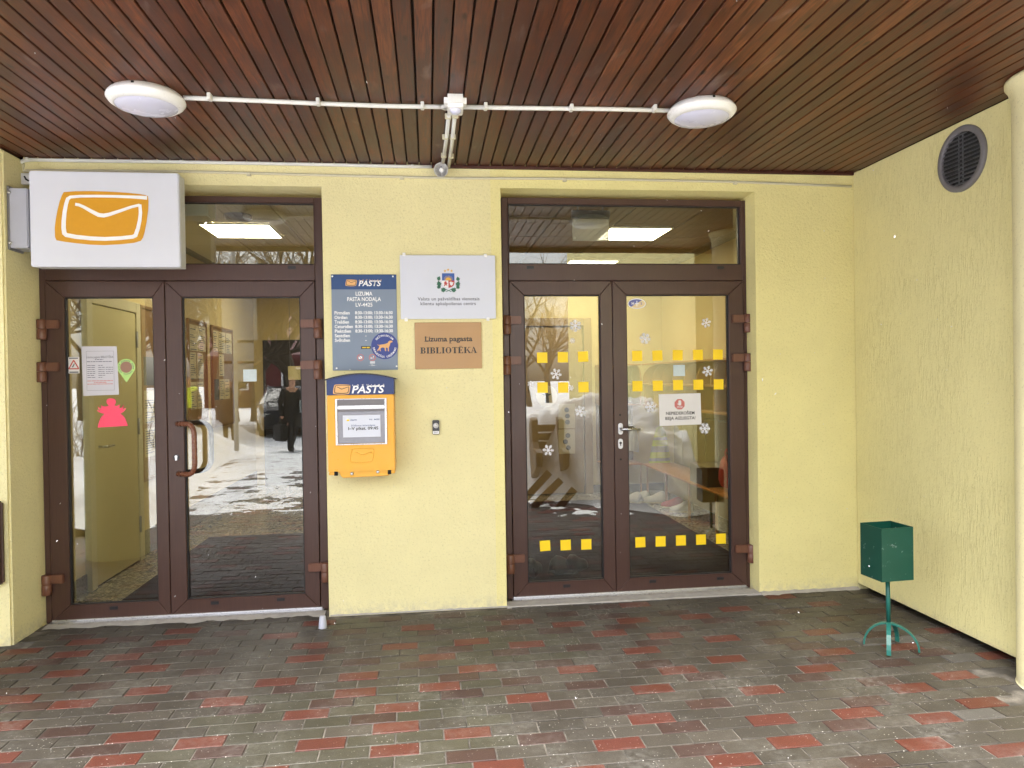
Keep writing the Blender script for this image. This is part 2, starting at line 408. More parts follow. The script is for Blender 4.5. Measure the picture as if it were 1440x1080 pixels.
def serif_caps(mb, txt, x0, z0, h, width, y):
    """bold roman capitals with thick stems, thin arms and slab serifs, drawn as strokes"""
    S, T, F = .20, .075, .07            # stem, thin arm, serif height (of cap height)
    adv = {'B': .70, 'I': .42, 'L': .68, 'O': .80, 'T': .70, 'Ē': .70, 'K': .82, 'A': .76}
    tot = sum(adv[c] for c in txt); k = width/tot/h if width else 1
    x = x0
    def P(u, v): return (x + u*h*k, z0 + v*h)
    def bx(a, b, c, d): mb.flat([P(a, c), P(b, c), P(b, d), P(a, d)], y)
    def stem(cx): bx(cx-S/2, cx+S/2, 0, 1); bx(cx-S/2-.08, cx+S/2+.08, 0, F); bx(cx-S/2-.08, cx+S/2+.08, 1-F, 1)
    def arc(cx, cz, rx, rz, a0, a1, w0, w1):
        o, i = [], []
        for q in range(13):
            a = R(a0 + (a1-a0)*q/12); ww = w0 + (w1-w0)*abs(math.cos(a))
            o.append(P(cx+rx*math.cos(a), cz+rz*math.sin(a))); i.append(P(cx+(rx-ww)*math.cos(a), cz+(rz-min(ww, T*1.1))*math.sin(a)))
        for q in range(12): mb.flat([o[q], o[q+1], i[q+1], i[q]], y)
    for c in txt:
        if c == 'I': stem(.21)
        elif c == 'B':
            stem(.19); bx(.28, .40, 0, T); bx(.28, .40, 1-T, 1); bx(.28, .40, .49, .49+T)
            arc(.38, .745, .22, .255, -90, 90, T, S*.9); arc(.38, .265, .26, .265, -90, 90, T, S*.95)
        elif c == 'L': stem(.19); bx(.28, .62, 0, T); mb.flat([P(.50, T), P(.62, T), P(.62, .30)], y)
        elif c == 'O': arc(.40, .5, .35, .52, 0, 360, T, S)
        elif c == 'T': bx(.25, .45, 0, 1); bx(.17, .53, 0, F); bx(.04, .66, 1-T, 1); mb.flat([P(.04, 1-T), P(.13, 1-T), P(.04, .70)], y); mb.flat([P(.57, 1-T), P(.66, 1-T), P(.66, .70)], y)
        elif c == 'Ē':
            stem(.19); bx(.28, .62, 0, T); bx(.28, .60, 1-T, 1); bx(.28, .45, .48, .48+T); mb.flat([P(.50, T), P(.62, T), P(.62, .28)], y); mb.flat([P(.50, 1-T), P(.60, 1-T), P(.60, .74)], y); bx(.41, .47, .38, .64); bx(.18, .52, 1.10, 1.18)
        elif c == 'K':
            stem(.19); mb.flat([P(.28, .42), P(.62, .96), P(.69, .96), P(.33, .38)], y); mb.flat([P(.38, .54), P(.62, .04), P(.80, .04), P(.47, .66)], y); bx(.52, .82, .93, 1); bx(.55, .82, 0, F)
        elif c == 'A':
            mb.flat([P(.32, 1.02), P(.42, 1.02), P(.70, .05), P(.50, .05)], y); mb.flat([P(.34, 1.0), P(.37, .86), P(.13, .05), P(.08, .05)], y); bx(.20, .54, .30, .37); bx(.0, .25, 0, F); bx(.43, .78, 0, F)
        x += adv[c]*h*k

# ------------------------------------------------------------------ SETTING: ground, paving
struct(MB().prism([(-150, -260), (150, -260), (150, 60), (-150, 60)], -.4, -.10, 'z').obj('ground', 'packed_snow'), 'snow covered open ground around the building')
PITX, PITY, SLP, SHX, R0, C0 = .207, .0979, .012, .02, -.0929930, .0380051
def brick_centre(k, c):
    # y = b x + s (k + r0); x = L (c + half + c0) - sh y
    x = 0.0
    for _ in range(4):
        y = SLP*x + PITY*(k+R0); x = PITX*(c + .5*(k % 2) + C0) - SHX*y
    return x, y
KIND = {}
for e in "-22,8,b;-22,11,r;-21,2,r;-21,5,r;-21,9,r;-20,1,r;-20,5,b;-20,7,r;-19,-4,r;-19,0,b;-19,3,r;-19,8,b;-19,10,r;-18,-1,r;-18,2,b;-18,5,b;-18,7,r;-18,9,r;-18,12,r;-17,-9,b;-17,-7,r;-17,-5,b;-17,-3,r;-17,0,r;-17,4,r;-17,9,b;-16,-9,r;-16,-7,b;-16,-5,r;-16,-1,r;-16,4,b;-16,6,b;-16,11,r;-15,-7,r;-15,-2,b;-15,2,b;-15,7,r;-15,10,b;-15,12,r;-14,-8,b;-14,-3,r;-14,-1,r;-14,2,r;-14,5,r;-14,9,b;-13,-10,r;-13,-5,b;-13,-3,b;-13,0,b;-13,3,b;-13,6,b;-13,9,r;-13,11,b;-13,14,r;-12,-7,b;-12,-5,r;-12,-2,r;-12,0,r;-12,2,b;-12,6,r;-12,10,b;-12,13,b;-11,-10,b;-11,-9,r;-11,-6,b;-11,-4,b;-11,0,b;-11,3,r;-11,5,b;-11,7,r;-11,10,r;-11,12,r;-10,-10,r;-10,-7,r;-10,-4,r;-10,-2,r;-10,1,r;-10,3,b;-10,10,b;-9,-11,b;-9,-9,b;-9,-1,b;-9,5,r;-9,9,b;-9,12,b;-9,14,r;-8,-6,b;-8,-2,b;-8,0,r;-8,2,b;-8,4,b;-8,6,b;-8,8,r;-8,11,r;-7,-10,r;-7,-8,r;-7,-4,r;-7,0,b;-7,2,r;-7,6,r;-6,-11,r;-6,-8,b;-6,-3,b;-6,-1,r;-6,1,r;-6,5,r;-6,7,b;-6,10,b;-6,12,b;-5,-11,b;-5,-9,r;-5,-7,b;-5,-4,r;-5,3,b;-5,5,b;-5,8,b;-5,13,b;-4,-12,b;-4,-10,r;-4,-8,b;-4,0,b;-4,2,b;-4,4,r;-4,6,r;-4,8,r;-4,11,b;-3,-12,r;-3,-8,r;-3,-5,r;-3,-3,b;-3,-1,r;-3,2,r;-3,5,b;-3,7,b;-3,9,r;-3,12,r;-2,-10,r;-2,-9,b;-2,-6,b;-2,2,b;-2,4,b;-1,-11,b;-1,-8,r;-1,-4,r;-1,-2,b;-1,0,b;-1,5,b;-1,6,r;-1,11,r;".split(';'):
    if e: a, b_, t_ = e.split(','); KIND[(int(a), int(b_))] = t_
bed = MB(); bed.prism([(-6.2, -12.5), (3.6, -12.5), (3.6, .145), (-6.2, .145)], -.098, -.0048, 'z')
paving = struct(bed.obj('paving', 'joint_sand'), 'paving of grey, brick red and brown block pavers in running bond')
def brick_bm(lx, ly, tilt=0):
    t = bmesh.new(); hx, hy, ch = lx/2, ly/2, .0022
    b0 = [t.verts.new((sx*hx, sy*hy, -.03)) for sx, sy in ((-1, -1), (1, -1), (1, 1), (-1, 1))]
    b1 = [t.verts.new((sx*hx, sy*hy, -.002)) for sx, sy in ((-1, -1), (1, -1), (1, 1), (-1, 1))]
    b2 = [t.verts.new((sx*(hx-ch), sy*(hy-ch), 0)) for sx, sy in ((-1, -1), (1, -1), (1, 1), (-1, 1))]
    for i in range(4):
        j = (i+1) % 4; t.faces.new((b0[i], b0[j], b1[j], b1[i])); t.faces.new((b1[i], b1[j], b2[j], b2[i]))
    t.faces.new(b2); return t
BR_MESH = {}
for nm in ('grey', 'red', 'brown', 'moss', 'pale'):
    b = MB(); b.add(brick_bm(PITX-.0065, PITY-.0065)); BR_MESH[nm] = b.mesh('brick', 'brick_'+nm)
def px_of(v):
    d = Vector(v) - CAM; z = d.dot(CF); return (720+FPX*d.dot(CR)/z, 540-FPX*d.dot(CU)/z, z)
cells = []
for k in range(-120, 2):
    for c in range(-32, 20):
        x, y = brick_centre(k, c)
        if not (-6.0 < x < 3.45): continue
        if y > .10 or (y > -.045 and (x < -2.45 or -.72 < x < .52 or x > 2.24)): continue
        if x < -2.40 and y > -.26: continue
        if math.hypot(x-3.0, y+1.69) < .30: continue
        inview = False; z = 99
        if y > -2.7:
            q = px_of((x, y, 0)); z = q[2]; inview = -40 < q[0] < 1480 and q[1] < 1115
        kind = KIND.get((k, c)); r_ = rnd.random()
        if kind is None:
            if inview: nm = 'grey'
            else: nm = 'red' if r_ < .2 else ('brown' if r_ < .42 else 'grey')
            if nm == 'grey' and inview:
                mossy = mnoise.noise(Vector((x*.9+1.3, y*.9, 3))) + .55 - abs(x-.15)*.75
                if mossy > .22 and rnd.random() < .75: nm = 'moss'
                if x > 2.25 and rnd.random() < .10 + .25*max(0, x-2.5): nm = 'pale'
        else: nm = {'r': 'red', 'b': 'brown'}[kind]
        cells.append((z if inview else 99+abs(y), inview, x, y, nm))
cells.sort()
near = [c for c in cells if c[1]][:298]; rest = [c for c in cells if c not in set(near)]
for z, iv, x, y, nm in near:
    o = bpy.data.objects.new('brick', BR_MESH[nm]); COL.objects.link(o); o.parent = paving
    o.location = (x, y, rnd.uniform(-.0022, .0012)); o.rotation_euler = (rnd.gauss(0, .006), rnd.gauss(0, .004), math.atan(SLP)+rnd.gauss(0, .007))
b = MB(); order = ['grey', 'red', 'brown', 'moss', 'pale']
for z, iv, x, y, nm in rest:
    t = brick_bm(PITX-.0065, PITY-.0065); b.mat(order.index(nm))
    b.add(t, Matrix.Translation((x, y, rnd.uniform(-.0022, .0012))) @ Matrix.Rotation(math.atan(SLP)+rnd.gauss(0, .006), 4, 'Z') @ Matrix.Rotation(rnd.gauss(0, .006), 4, 'X'))
b.obj('brick_rows', ['brick_'+q for q in order], paving, kind='stuff', label='farther block pavers by the walls and out towards the snow')
# thin snow lying over the pavers beyond the canopy
def snow_field(name, x0, x1, y0, y1, nx, ny, hf, mat='snow'):
    b = MB(); g = [[b.bm.verts.new((x0+(x1-x0)*i/nx, y0+(y1-y0)*j/ny, hf(x0+(x1-x0)*i/nx, y0+(y1-y0)*j/ny))) for i in range(nx+1)] for j in range(ny+1)]
    for j in range(ny):
        for i in range(nx):
            f = b.bm.faces.new((g[j][i], g[j][i+1], g[j+1][i+1], g[j+1][i])); f.smooth = True
    return b.obj(name, mat)
def fbm(x, y, s, seed=0): return mnoise.fractal(Vector((x*s, y*s, seed)), 1.0, 2.0, 5)
def dust_h(x, y):
    n = fbm(x, y, 1.7, 2)*.011 + fbm(x, y, 9, 5)*.005
    return .0002 + n*.50 - max(0, (y+3.7))*.016 + min(0, (y+5))*-.0004
struct(snow_field('snow', -6.1, 3.4, -12.4, -3.1, 190, 190, dust_h, 'packed_snow'), 'thin trodden snow over the paving beyond the canopy')

# ------------------------------------------------------------------ SETTING: canopy ceiling
YE = -2.62
b = MB(); b.box(-6.2, 3.6, YE, .28, CEIL+.026, CEIL+.34)
ceiling = struct(b.obj('ceiling', 'plank_backing'), 'dark stained plank ceiling of the entrance canopy')
PW = .0783
b = MB(); b.box(-PW/2+.0044, PW/2-.0044, YE, .0, 0, .022, .0022); plank_me = b.mesh('plank', 'plank_wood')
i0 = int((-6.1+.662)/PW)
for i in range(i0, 60):
    x = -.662 + PW*(i+.5)
    if x > XR - .02: break
    o = bpy.data.objects.new('plank', plank_me); COL.objects.link(o); o.parent = ceiling
    o.location = (x, -.004, CEIL + rnd.uniform(-.0012, .0012)); o.rotation_euler = (0, rnd.gauss(0, .006), rnd.gauss(0, .0006))
b = MB(); b.box(-.02, XR-.004, -.022, -.002, CEIL-.020, CEIL-.001, .002); b.obj('trim_strip', 'trim_wood', ceiling)
b = MB(); b.box(-6.2, 3.6, YE-.03, YE-.004, CEIL-.05, CEIL+.36, .004); b.obj('fascia', 'frame_brown', ceiling)

# ------------------------------------------------------------------ SETTING: walls
LX0, LX1, LZ = -2.475, -.668, 2.80          # left door opening
RX0, RX1, RZ = .500, 2.281, 2.81            # right door opening
XS = .432                                   # where the fresher yellow paint starts
b = MB()
b.box(LX0+.001, LX1, 0, .28, LZ, CEIL+.02)                    # lintel over the left door
b.box(LX1, XS, 0, .28, -.05, CEIL+.02)
b.mat(1); b.box(XS, RX0, 0, .28, -.05, CEIL+.02); b.box(RX0, RX1, 0, .28, RZ, CEIL+.02); b.box(RX1, XR+.25, 0, .28, -.05, CEIL+.02)
struct(b.obj('front_wall', ['plaster_pale', 'plaster_yellow']), 'pale yellow roughcast entrance wall with two door openings')
b = MB(); b.box(-6.2, LX0, -.221, .28, -.05, CEIL-.012, .012, 2)
struct(b.obj('pier', 'plaster_pale'), 'pale yellow roughcast pier at the edge left of the post office door')
b = MB(); b.box(XR, XR+.22, -1.50, -.003, GAPZ, CEIL-.003, .004)
struct(b.obj('side_wall', 'plaster_side'), 'yellow side wall with vertical worm texture, raised just off the paving')
b = MB(); b.box(XR+.30, XR+.5, -1.5, -.004, -.05, .3)  # added block, closes the gap under the side wall so it stays in shadow
struct(b.obj('gap_blocker', 'concrete_grey'), 'added block behind the raised side wall that keeps the gap under it dark')
# cement smear along the foot of the walls
b = MB()
def smear(x0, x1, y, wdt, h):
    n = int((x1-x0)/.035); up, lo = [], []
    for i in range(n+1):
        x = x0+(x1-x0)*i/n; d = wdt*(.55+.9*abs(mnoise.noise(Vector((x*9, y*3, 1)))) )
        up.append(b.bm.verts.new((x, y-.001, h*(.6+.8*abs(mnoise.noise(Vector((x*14, 7, 2)))))))); lo.append(b.bm.verts.new((x, y-d, .0012)))
    for i in range(n): b.bm.faces.new((lo[i], lo[i+1], up[i+1], up[i]))
smear(-.66, .5, 0, .018, .012); smear(RX1, XR, 0, .055, .02); smear(-2.44, -.70, .1, .10, .012)
struct(b.obj('cement_smear', 'concrete_grey'), 'rough grey cement along the foot of the wall')
# round column with a flared head
b = MB(); cx, cyy, cr_ = 3.045, -1.69, .222
b.lathe([(cr_+.004, 0), (cr_+.004, .0), (cr_, .012), (cr_, 2.83), (cr_+.003, 2.86), (cr_+.014, 2.905), (cr_+.028, 2.925), (cr_+.028, 2.945), (0, 2.945)], 64, Matrix.Translation((cx, cyy, 0)))
tag(b.obj('column', 'plaster_column'), 'round pale yellow column with flared head at the end of the side wall', 'column')
# wing of the building beyond the column (seen mirrored in the right door)
b = MB(); b.box(XR+.02, XR+6, -10.2, -2.75, -.1, 6.2)
wing = tag(b.obj('building_wing', 'plaster_side'), 'plain yellow building wing running forward beyond the column', 'building')
b = MB(); b.box(-6.2, XR+6, -.0, 7.0, CEIL+.36, 6.2)
struct(b.obj('upper_wall', 'plaster_pale'), 'upper storey wall above the canopy')
b = MB(); b.box(XR+.24, XR+6, .0, 7, -.05, CEIL+.34); b.box(-6.2, LX0-.2, .3, 7, -.05, CEIL+.34)
struct(b.obj('outer_wall', 'plaster_pale'), 'outer walls of the building to either side of the rooms')

# ------------------------------------------------------------------ doors
YF, YB = .150, .215      # front and back of the frame
def mitre(p_out0, p_out1, p_in1, p_in0, y0, y1, bev=.003):
    b = MB(); g = .0007
    # pull the mitred ends back a hair so that the joint shows
    c = Vector(((p_out0[0]+p_out1[0]+p_in0[0]+p_in1[0])/4, (p_out0[1]+p_out1[1]+p_in0[1]+p_in1[1])/4))
    d = Vector((p_out1[0]-p_out0[0], p_out1[1]-p_out0[1])).normalized()
    pts = []
    for p, s in ((p_out0, 1), (p_out1, -1), (p_in1, -1), (p_in0, 1)): pts.append((p[0]+d.x*g*s, p[1]+d.y*g*s))
    b.prism(pts, y0, y1, 'y', bev); return b
HINGE = None
def door_set(label, x0, x1, ztop, lx, leaf_z, glass_z, lg, trans, base_label):
    """lx: leaf outline x (left, meeting, right); lg: glass x of both leaves; trans: transom glass (x0,x1,z0,z1)"""
    root = thing('double_door', label, 'door', ((x0+x1)/2, YF, 0))
    fr = MB()
    fr.box(x0, lx[0]-.003, YF, YB, .0, ztop, .003); fr.box(lx[2]+.003, x1, YF, YB, .0, ztop, .003)
    fr.box(lx[0]-.003+.0005, lx[2]+.0025, YF, YB, trans[3], ztop, .003)
    fr.box(lx[0]-.003+.0005, lx[2]+.0025, YF, YB, leaf_z[1]+.004, trans[2], .003)
    fr.box(lx[0]-.0025, trans[0], YF, YB, trans[2]+.0005, trans[3]-.0005, .003); fr.box(trans[1], lx[2]+.0025, YF, YB, trans[2]+.0005, trans[3]-.0005, .003)
    fr.obj('frame', 'frame_brown', root)
    b = MB(); b.box(lx[0]-.002, lx[2]+.002, YF+.03, YB-.005, .004, leaf_z[1]+.004); b = MB()
    # rebate strip behind the leaves: a dark line shows round them
    for (a, c, d, e) in ((lx[0]-.003, lx[0]+.03, .02, leaf_z[1]), (lx[2]-.03, lx[2]+.003, .02, leaf_z[1]), (lx[1]-.03, lx[1]+.03, .02, leaf_z[1])): b.box(a, c, YB-.012, YB-.004, d, e)
    b.box(lx[0]+.03, lx[2]-.03, YB-.012, YB-.004, leaf_z[1]-.03, leaf_z[1]+.004); b.obj('seal', 'gasket_black', root)
    b = MB(); b.box(trans[0]+.002, trans[1]-.002, YF+.028, YF+.034, trans[2]+.002, trans[3]-.002); b.obj('transom_pane', 'door_glass', root)
    b = MB()
    gx = .007
    b.box(trans[0], trans[0]+gx, YF+.018, YF+.027, trans[2], trans[3]); b.box(trans[1]-gx, trans[1], YF+.018, YF+.027, trans[2], trans[3])
    b.box(trans[0]+gx, trans[1]-gx, YF+.018, YF+.027, trans[2], trans[2]+gx); b.box(trans[0]+gx, trans[1]-gx, YF+.018, YF+.027, trans[3]-gx, trans[3]); b.obj('transom_gasket', 'gasket_black', root)
    b = MB(); b.box(x0+.03, x1-.03, YF-.055, YB, 0.0, .010, .002); b.box(x0+.04, x1-.04, YF-.012, YF+.03, .010, .022, .002); b.obj('threshold', 'aluminium', root)
    leaves = []
    for side in (0, 1):
        a, c = (lx[0], lx[1]-.002) if side == 0 else (lx[1]+.002, lx[2]); ga, gc = lg[side]
        lf = bpy.data.objects.new('door_leaf', None); COL.objects.link(lf); lf.parent = root; lf.empty_display_size = .1
        lf.location = Vector(((a+c)/2, YF, 0)) - root.location
        z0, z1 = leaf_z; g0, g1 = glass_z; y0, y1 = YF-.008, YB-.014
        mitre((a, z0), (a, z1), (ga, g1), (ga, g0), y0, y1).obj('stile', 'frame_brown', lf)
        mitre((c, z1), (c, z0), (gc, g0), (gc, g1), y0, y1).obj('stile', 'frame_brown', lf)
        mitre((a, z1), (c, z1), (gc, g1), (ga, g1), y0, y1).obj('rail', 'frame_brown', lf)
        mitre((c, z0), (a, z0), (ga, g0), (gc, g0), y0, y1).obj('rail', 'frame_brown', lf)
        b = MB(); b.box(ga-.002, gc+.002, YF+.022, YF+.028, g0-.002, g1+.002); b.obj('pane', 'door_glass', lf)
        b = MB(); gy0, gy1 = YF+.006, YF+.021
        b.box(ga, ga+gx, gy0, gy1, g0, g1); b.box(gc-gx, gc, gy0, gy1, g0, g1); b.box(ga+gx, gc-gx, gy0, gy1, g0, g0+gx*.8); b.box(ga+gx, gc-gx, gy0, gy1, g1-gx, g1); b.obj('gasket', 'gasket_black', lf)
        leaves.append(lf)
    return root, leaves
doorL, leafL = door_set('double brown glazed door under the envelope sign, with pull handle, left of the mailbox', -2.473, -.690, 2.768, (-2.433, -1.702, -.745), (.012, 2.207), (.113, 2.103), ((-2.322, -1.778), (-1.597, -.842)), (-2.40, -.738, 2.319, 2.728), 'L')
doorR, leafR = door_set('double brown glazed door with rows of yellow square stickers and a lever handle', .521, 2.290, 2.787, (.565, 1.292, 2.254), (.012, 2.207), (.112, 2.111), ((.666, 1.2055), (1.392, 2.1445)), (.567, 2.241, 2.327, 2.742), 'R')
def hinge(px, py, lf, flip):
    x, z = wy(px, py, .12); global HINGE
    s = -1 if flip else 1
    b = MB(); b.box(x-.058+.014*s, x+.046+.014*s, YF-.034, YF-.008, z-.028, z+.028, .005, 2); b.mat(0)
    b.lathe([(0, z-.098), (.026, z-.098), (.029, z-.093), (.029, z-.034), (.026, z-.030), (0, z-.030)], 16, Matrix.Translation((x-.035*s-.006*s, YF-.030, 0)))
    b.lathe([(.029, z-.028), (.029, z+.026), (.025, z+.031), (0, z+.031)], 16, Matrix.Translation((x-.035*s-.006*s, YF-.030, 0)))
    b.obj('hinge', 'hinge_brown', lf)
for q in ((68, 456), (68, 516), (75, 815)): hinge(*q, leafL[0], False)
for q in ((438, 455), (438, 513), (449, 798)): hinge(*q, leafL[1], True)
for q in ((721, 450), (721, 507), (726, 786)): hinge(*q, leafR[0], False)
for q in ((1044, 448), (1044, 503), (1049, 772)): hinge(*q, leafR[1], True)
def cap(px, py, parent, y=YF-.009):
    x, z = wy(px, py, YF-.01); b = MB(); b.box(x-.026, x+.026, y-.003, y+.004, z-.011, z+.011, .0025, 2); b.obj('drain_cap', 'black_plastic', parent)
cap(160, 855, leafL[0]); cap(302, 848, leafL[1]); cap(395, 843, leafL[1]); cap(797, 824, leafR[0]); cap(918, 817.5, leafR[1]); cap(1013, 813.5, leafR[1])
cap(410, 376, doorL, YF-.001); cap(746, 376, doorR, YF-.001); cap(1014, 376, doorR, YF-.001)
# pull handle, outside and inside
def pull(x, zt, zb, y, out, mat, lf, dx):
    pts = []; rr = .055
    yb = y; ym = y + out
    for t_, (u, v) in enumerate([(0, 0)]): pts.append((x, yb, zt))
    n = 6
    pts.append((x+dx*.45, yb+out*.45, zt))
    for k in range(n+1):
        a = math.pi/2*k/n; pts.append((x+dx*.62+dx*.38*math.sin(a), yb+out*.62+out*.38*math.sin(a), zt-.075*(1-math.cos(a))))
    for k in range(n+1):
        a = math.pi/2*k/n; pts.append((x+dx-dx*.38*(1-math.cos(a)), yb+out-out*.38*(1-math.cos(a)), zb+.075*(1-math.sin(a))))
    pts.append((x+dx*.45, yb+out*.45, zb)); pts.append((x, yb, zb))
    b = MB(); b.tube(pts, .0165, 14)
    b.obj('pull_handle', mat, lf)
pull(-1.640, 1.272, .944, YF-.010, -.075, 'handle_brown', leafL[1], .130); pull(-1.640, 1.272, .944, YB+.002, .09, 'gasket_black', leafL[1], .165)
x, z = wy(248, 644, YF-.01)
b = MB(); b.prism(circle(x, z+.004, .019, 16), YF-.0145, YF-.008, 'y'); b.obj('lock_rose', 'bell_black', leafL[1])
b = MB(); b.prism([(x-.006, z-.016), (x+.006, z-.016), (x+.007, z+.004), (x+.010, z+.012), (x, z+.020), (x-.010, z+.012), (x-.007, z+.004)], YF-.017, YF-.0145, 'y'); b.obj('lock_cylinder', 'steel', leafL[1])
# lever handle and keyhole plate on the right door
def oval(cx, cz, w_, h_):
    return [(cx + w_/2*math.cos(a), cz + (h_/2-w_/2)*(1 if math.sin(a) > 0 else -1) + w_/2*math.sin(a)) for a in [2*math.pi*(k+.5)/24 for k in range(24)]]
x, z = wy(872.5, 603, YF-.01)
b = MB(); b.prism(oval(x, z, .034, .082), YF-.016, YF-.008, 'y', .002); b.obj('handle_plate', 'white_metal', leafR[1])
b = MB(); b.tube([(x, YF-.010, z), (x, YF-.055, z), (x+.012, YF-.062, z), (x+.13, YF-.062, z-.002)], [.011, .011, .0105, .009], 12); b.obj('lever_handle', 'steel', leafR[1])
b = MB(); b.tube([(x, YB-.014, z), (x, YB+.05, z), (x+.012, YB+.057, z), (x+.14, YB+.057, z+.004)], [.011, .011, .0105, .009], 12); b.obj('inner_lever_handle', 'steel', leafR[1])
x2, z2 = wy(872.5, 624, YF-.01)
b = MB(); b.prism(oval(x2, z2, .034, .072), YF-.016, YF-.008, 'y', .002); b.obj('keyhole_plate', 'white_metal', leafR[1])
b = MB(); b.prism(circle(x2, z2+.006, .009, 12), YF-.018, YF-.016, 'y'); b.box(x2-.003, x2+.003, YF-.018, YF-.016, z2-.014, z2-.002); b.obj('keyhole', 'bell_black', leafR[1])
for q in ((872, 583.5), (873, 646)):
    xx, zz = wy(*q, YF-.01); b = MB(); b.prism(circle(xx, zz, .0075, 12), YF-.0095, YF-.007, 'y'); b.obj('drill_hole', 'void', leafR[1])
b = MB(); b.box(.50, 2.30, -.02, .095, -.01, .0085, .003)
struct(b.obj('door_sill', 'concrete_grey'), 'worn whitish concrete sill in front of the right door')

# ------------------------------------------------------------------ emblem drawn once: the envelope
ENV_OUT = [(385,248),(480,238),(600,235),(760,238),(900,245),(1000,254),(1062,263),(1084,272),(1088,315),(1083,400),(1068,500),(1050,590),(1035,640),(1016,668),(960,686),(860,698),(710,708),(590,704),(480,693),(380,680),(318,668),(306,640),(306,560),(315,490),(330,410),(350,330),(368,280)]
ENV_LINE = [(1078,288),(950,282),(800,279),(640,279),(520,282),(440,290),(418,306),(404,350),(390,420),(381,500),(379,560),(384,606),(400,622),(480,638),(600,650),(720,654),(850,646),(950,634),(974,622),(996,560),(1012,490),(1020,420),(1017,358),(1006,354),(940,372),(850,406),(760,438),(712,449),(670,444),(610,412),(550,376),(510,358),(478,352)]
ENV_W = [34,26,24,24,24,26,30,32,34,36,37,37,36,36,35,34,33,33,34,33,31,29,26,24,24,27,31,35,35,31,27,26,26]
def envelope(parent, cx, cz, width, y, mfill, mline, names=('emblem', 'emblem_line'), thick=.003, wk=1.0):
    k = width/782; f = lambda p: (cx+(p[0]-697)*k, cz-(p[1]-472)*k)
    b = MB(); b.prism([f(p) for p in ENV_OUT], y-thick, y, 'y'); b.obj(names[0], mfill, parent)
    b = MB(); ribbon(b, [f(p) for p in ENV_LINE], [q*k*wk for q in ENV_W], y-thick-.0008); b.obj(names[1], mline, parent)

# ------------------------------------------------------------------ light box sign
sx0, sx1, sz0, sz1 = -2.342, -1.490, 2.247, 2.818
t = thing('light_box_sign', 'white box sign with an orange envelope emblem, hung over the left door', 'sign', ((sx0+sx1)/2, -.2, sz0))
b = MB(); b.box(sx0, sx1, -.20, -.165, sz0, sz1, .006, 2); b.obj('face', 'sign_white', t)
b = MB(); b.box(sx0+.004, sx1-.002, -.165, -.085, sz0+.002, sz1-.004, .003); b.obj('housing', 'sign_edge', t)
for q in (sx0+.25, sx1-.25):
    b = MB(); b.box(q, q+.04, -.085, -.001, 2.77, 2.80); b.obj('wall_bracket', 'sign_edge', t)
c0 = wy(30+697/6.128, 230+472/6.128, -.2)
envelope(t, c0[0], c0[1], .535, -.2003, 'orange', 'text_white')
b = MB(); ex, ez = wy(36, 251, -.03); b.box(ex-.03, ex+.035, -.03, -.001, ez-.035, ez+.035, .004)
e_ = thing('wall_bracket_plate', 'small white bracket plate with a black bolt beside the envelope sign', 'bracket', (ex, -.03, ez)); b.obj('plate', 'white_metal', e_)
b = MB(); b.tube([(ex-.004, -.036, ez+.012), (ex+.004, -.036, ez-.006), (ex+.02, -.036, ez-.016)], .005, 8); b.obj('hook', 'bell_black', e_)
# grey junction cabinet on the pier side
t = thing('junction_box', 'grey sheet metal cabinet behind the left edge of the envelope sign', 'electrical box', (-2.43, -.15, 2.36))
b = MB(); b.box(-2.474+.006, -2.36, -.185, -.03, 2.362, 2.718, .006, 2); b.obj('cabinet', 'box_grey', t)
b = MB(); b.box(-2.474, -2.46, -.188, -.04, 2.35, 2.73, .002); b.obj('back_plate', 'dull_steel', t)
for zz in (2.39, 2.69):
    b = MB(); b.lathe([(.010, 0), (.010, .006), (.006, .010), (0, .010)], 12, Matrix.Translation((-2.458, -.188, zz)) @ Matrix.Rotation(R(90), 4, 'X')); b.obj('screw', 'steel', t)

# ------------------------------------------------------------------ opening hours board
bx0, bx1, bz0, bz1 = -.616, -.197, 1.604, 2.230
t = thing('hours_board', 'blue grey opening hours board with white lettering above the yellow mailbox', 'sign', ((bx0+bx1)/2, -.01, bz0))
b = MB(); b.box(bx0, bx1, -.010, -.002, bz0, bz1, .0015); b.obj('panel', 'board_grey', t)
hz = bz1-.098
b = MB(); b.box(bx0, bx1, -.0115, -.0102, hz, bz1-.0015); b.obj('header', 'board_blue', t)
kx = (bx1-bx0)/640; kz = (bz1-bz0)/948
hb = lambda u, v: (bx0+(u-80)*kx, bz1-(v-72)*kz)
c = hb(275, 156); envelope(t, c[0], c[1], 112*kx, -.0117, 'logo_tan', 'text_dark', ('logo', 'logo_line'), .0004, 1.0)
c = hb(452, 164); text_mesh('PASTS', .050, c[0], -.0120, c[1], 'text_white', t, bold=.022, shear=.22, width=222*kx)
c = hb(460, 131); text_mesh('LATVIJAS', .012, c[0], -.0120, c[1], 'logo_tan', t, width=225*kx, spacing=1.6, shear=.2)
for s_, v, wd in (('LIZUMA', 265, 165), ('PASTA NODAĻA', 319, 330), ('LV-4425', 374, 165)):
    c = hb(397, v); text_mesh(s_, .036, c[0], -.0104, c[1], 'text_white', t, bold=.016, width=wd*kx)
days = ['Pirmdien', 'Otrdien', 'Trešdien', 'Ceturtdien', 'Piektdien', 'Sestdien', 'Svētdien']; dw = [148, 126, 142, 178, 158, 148, 148]
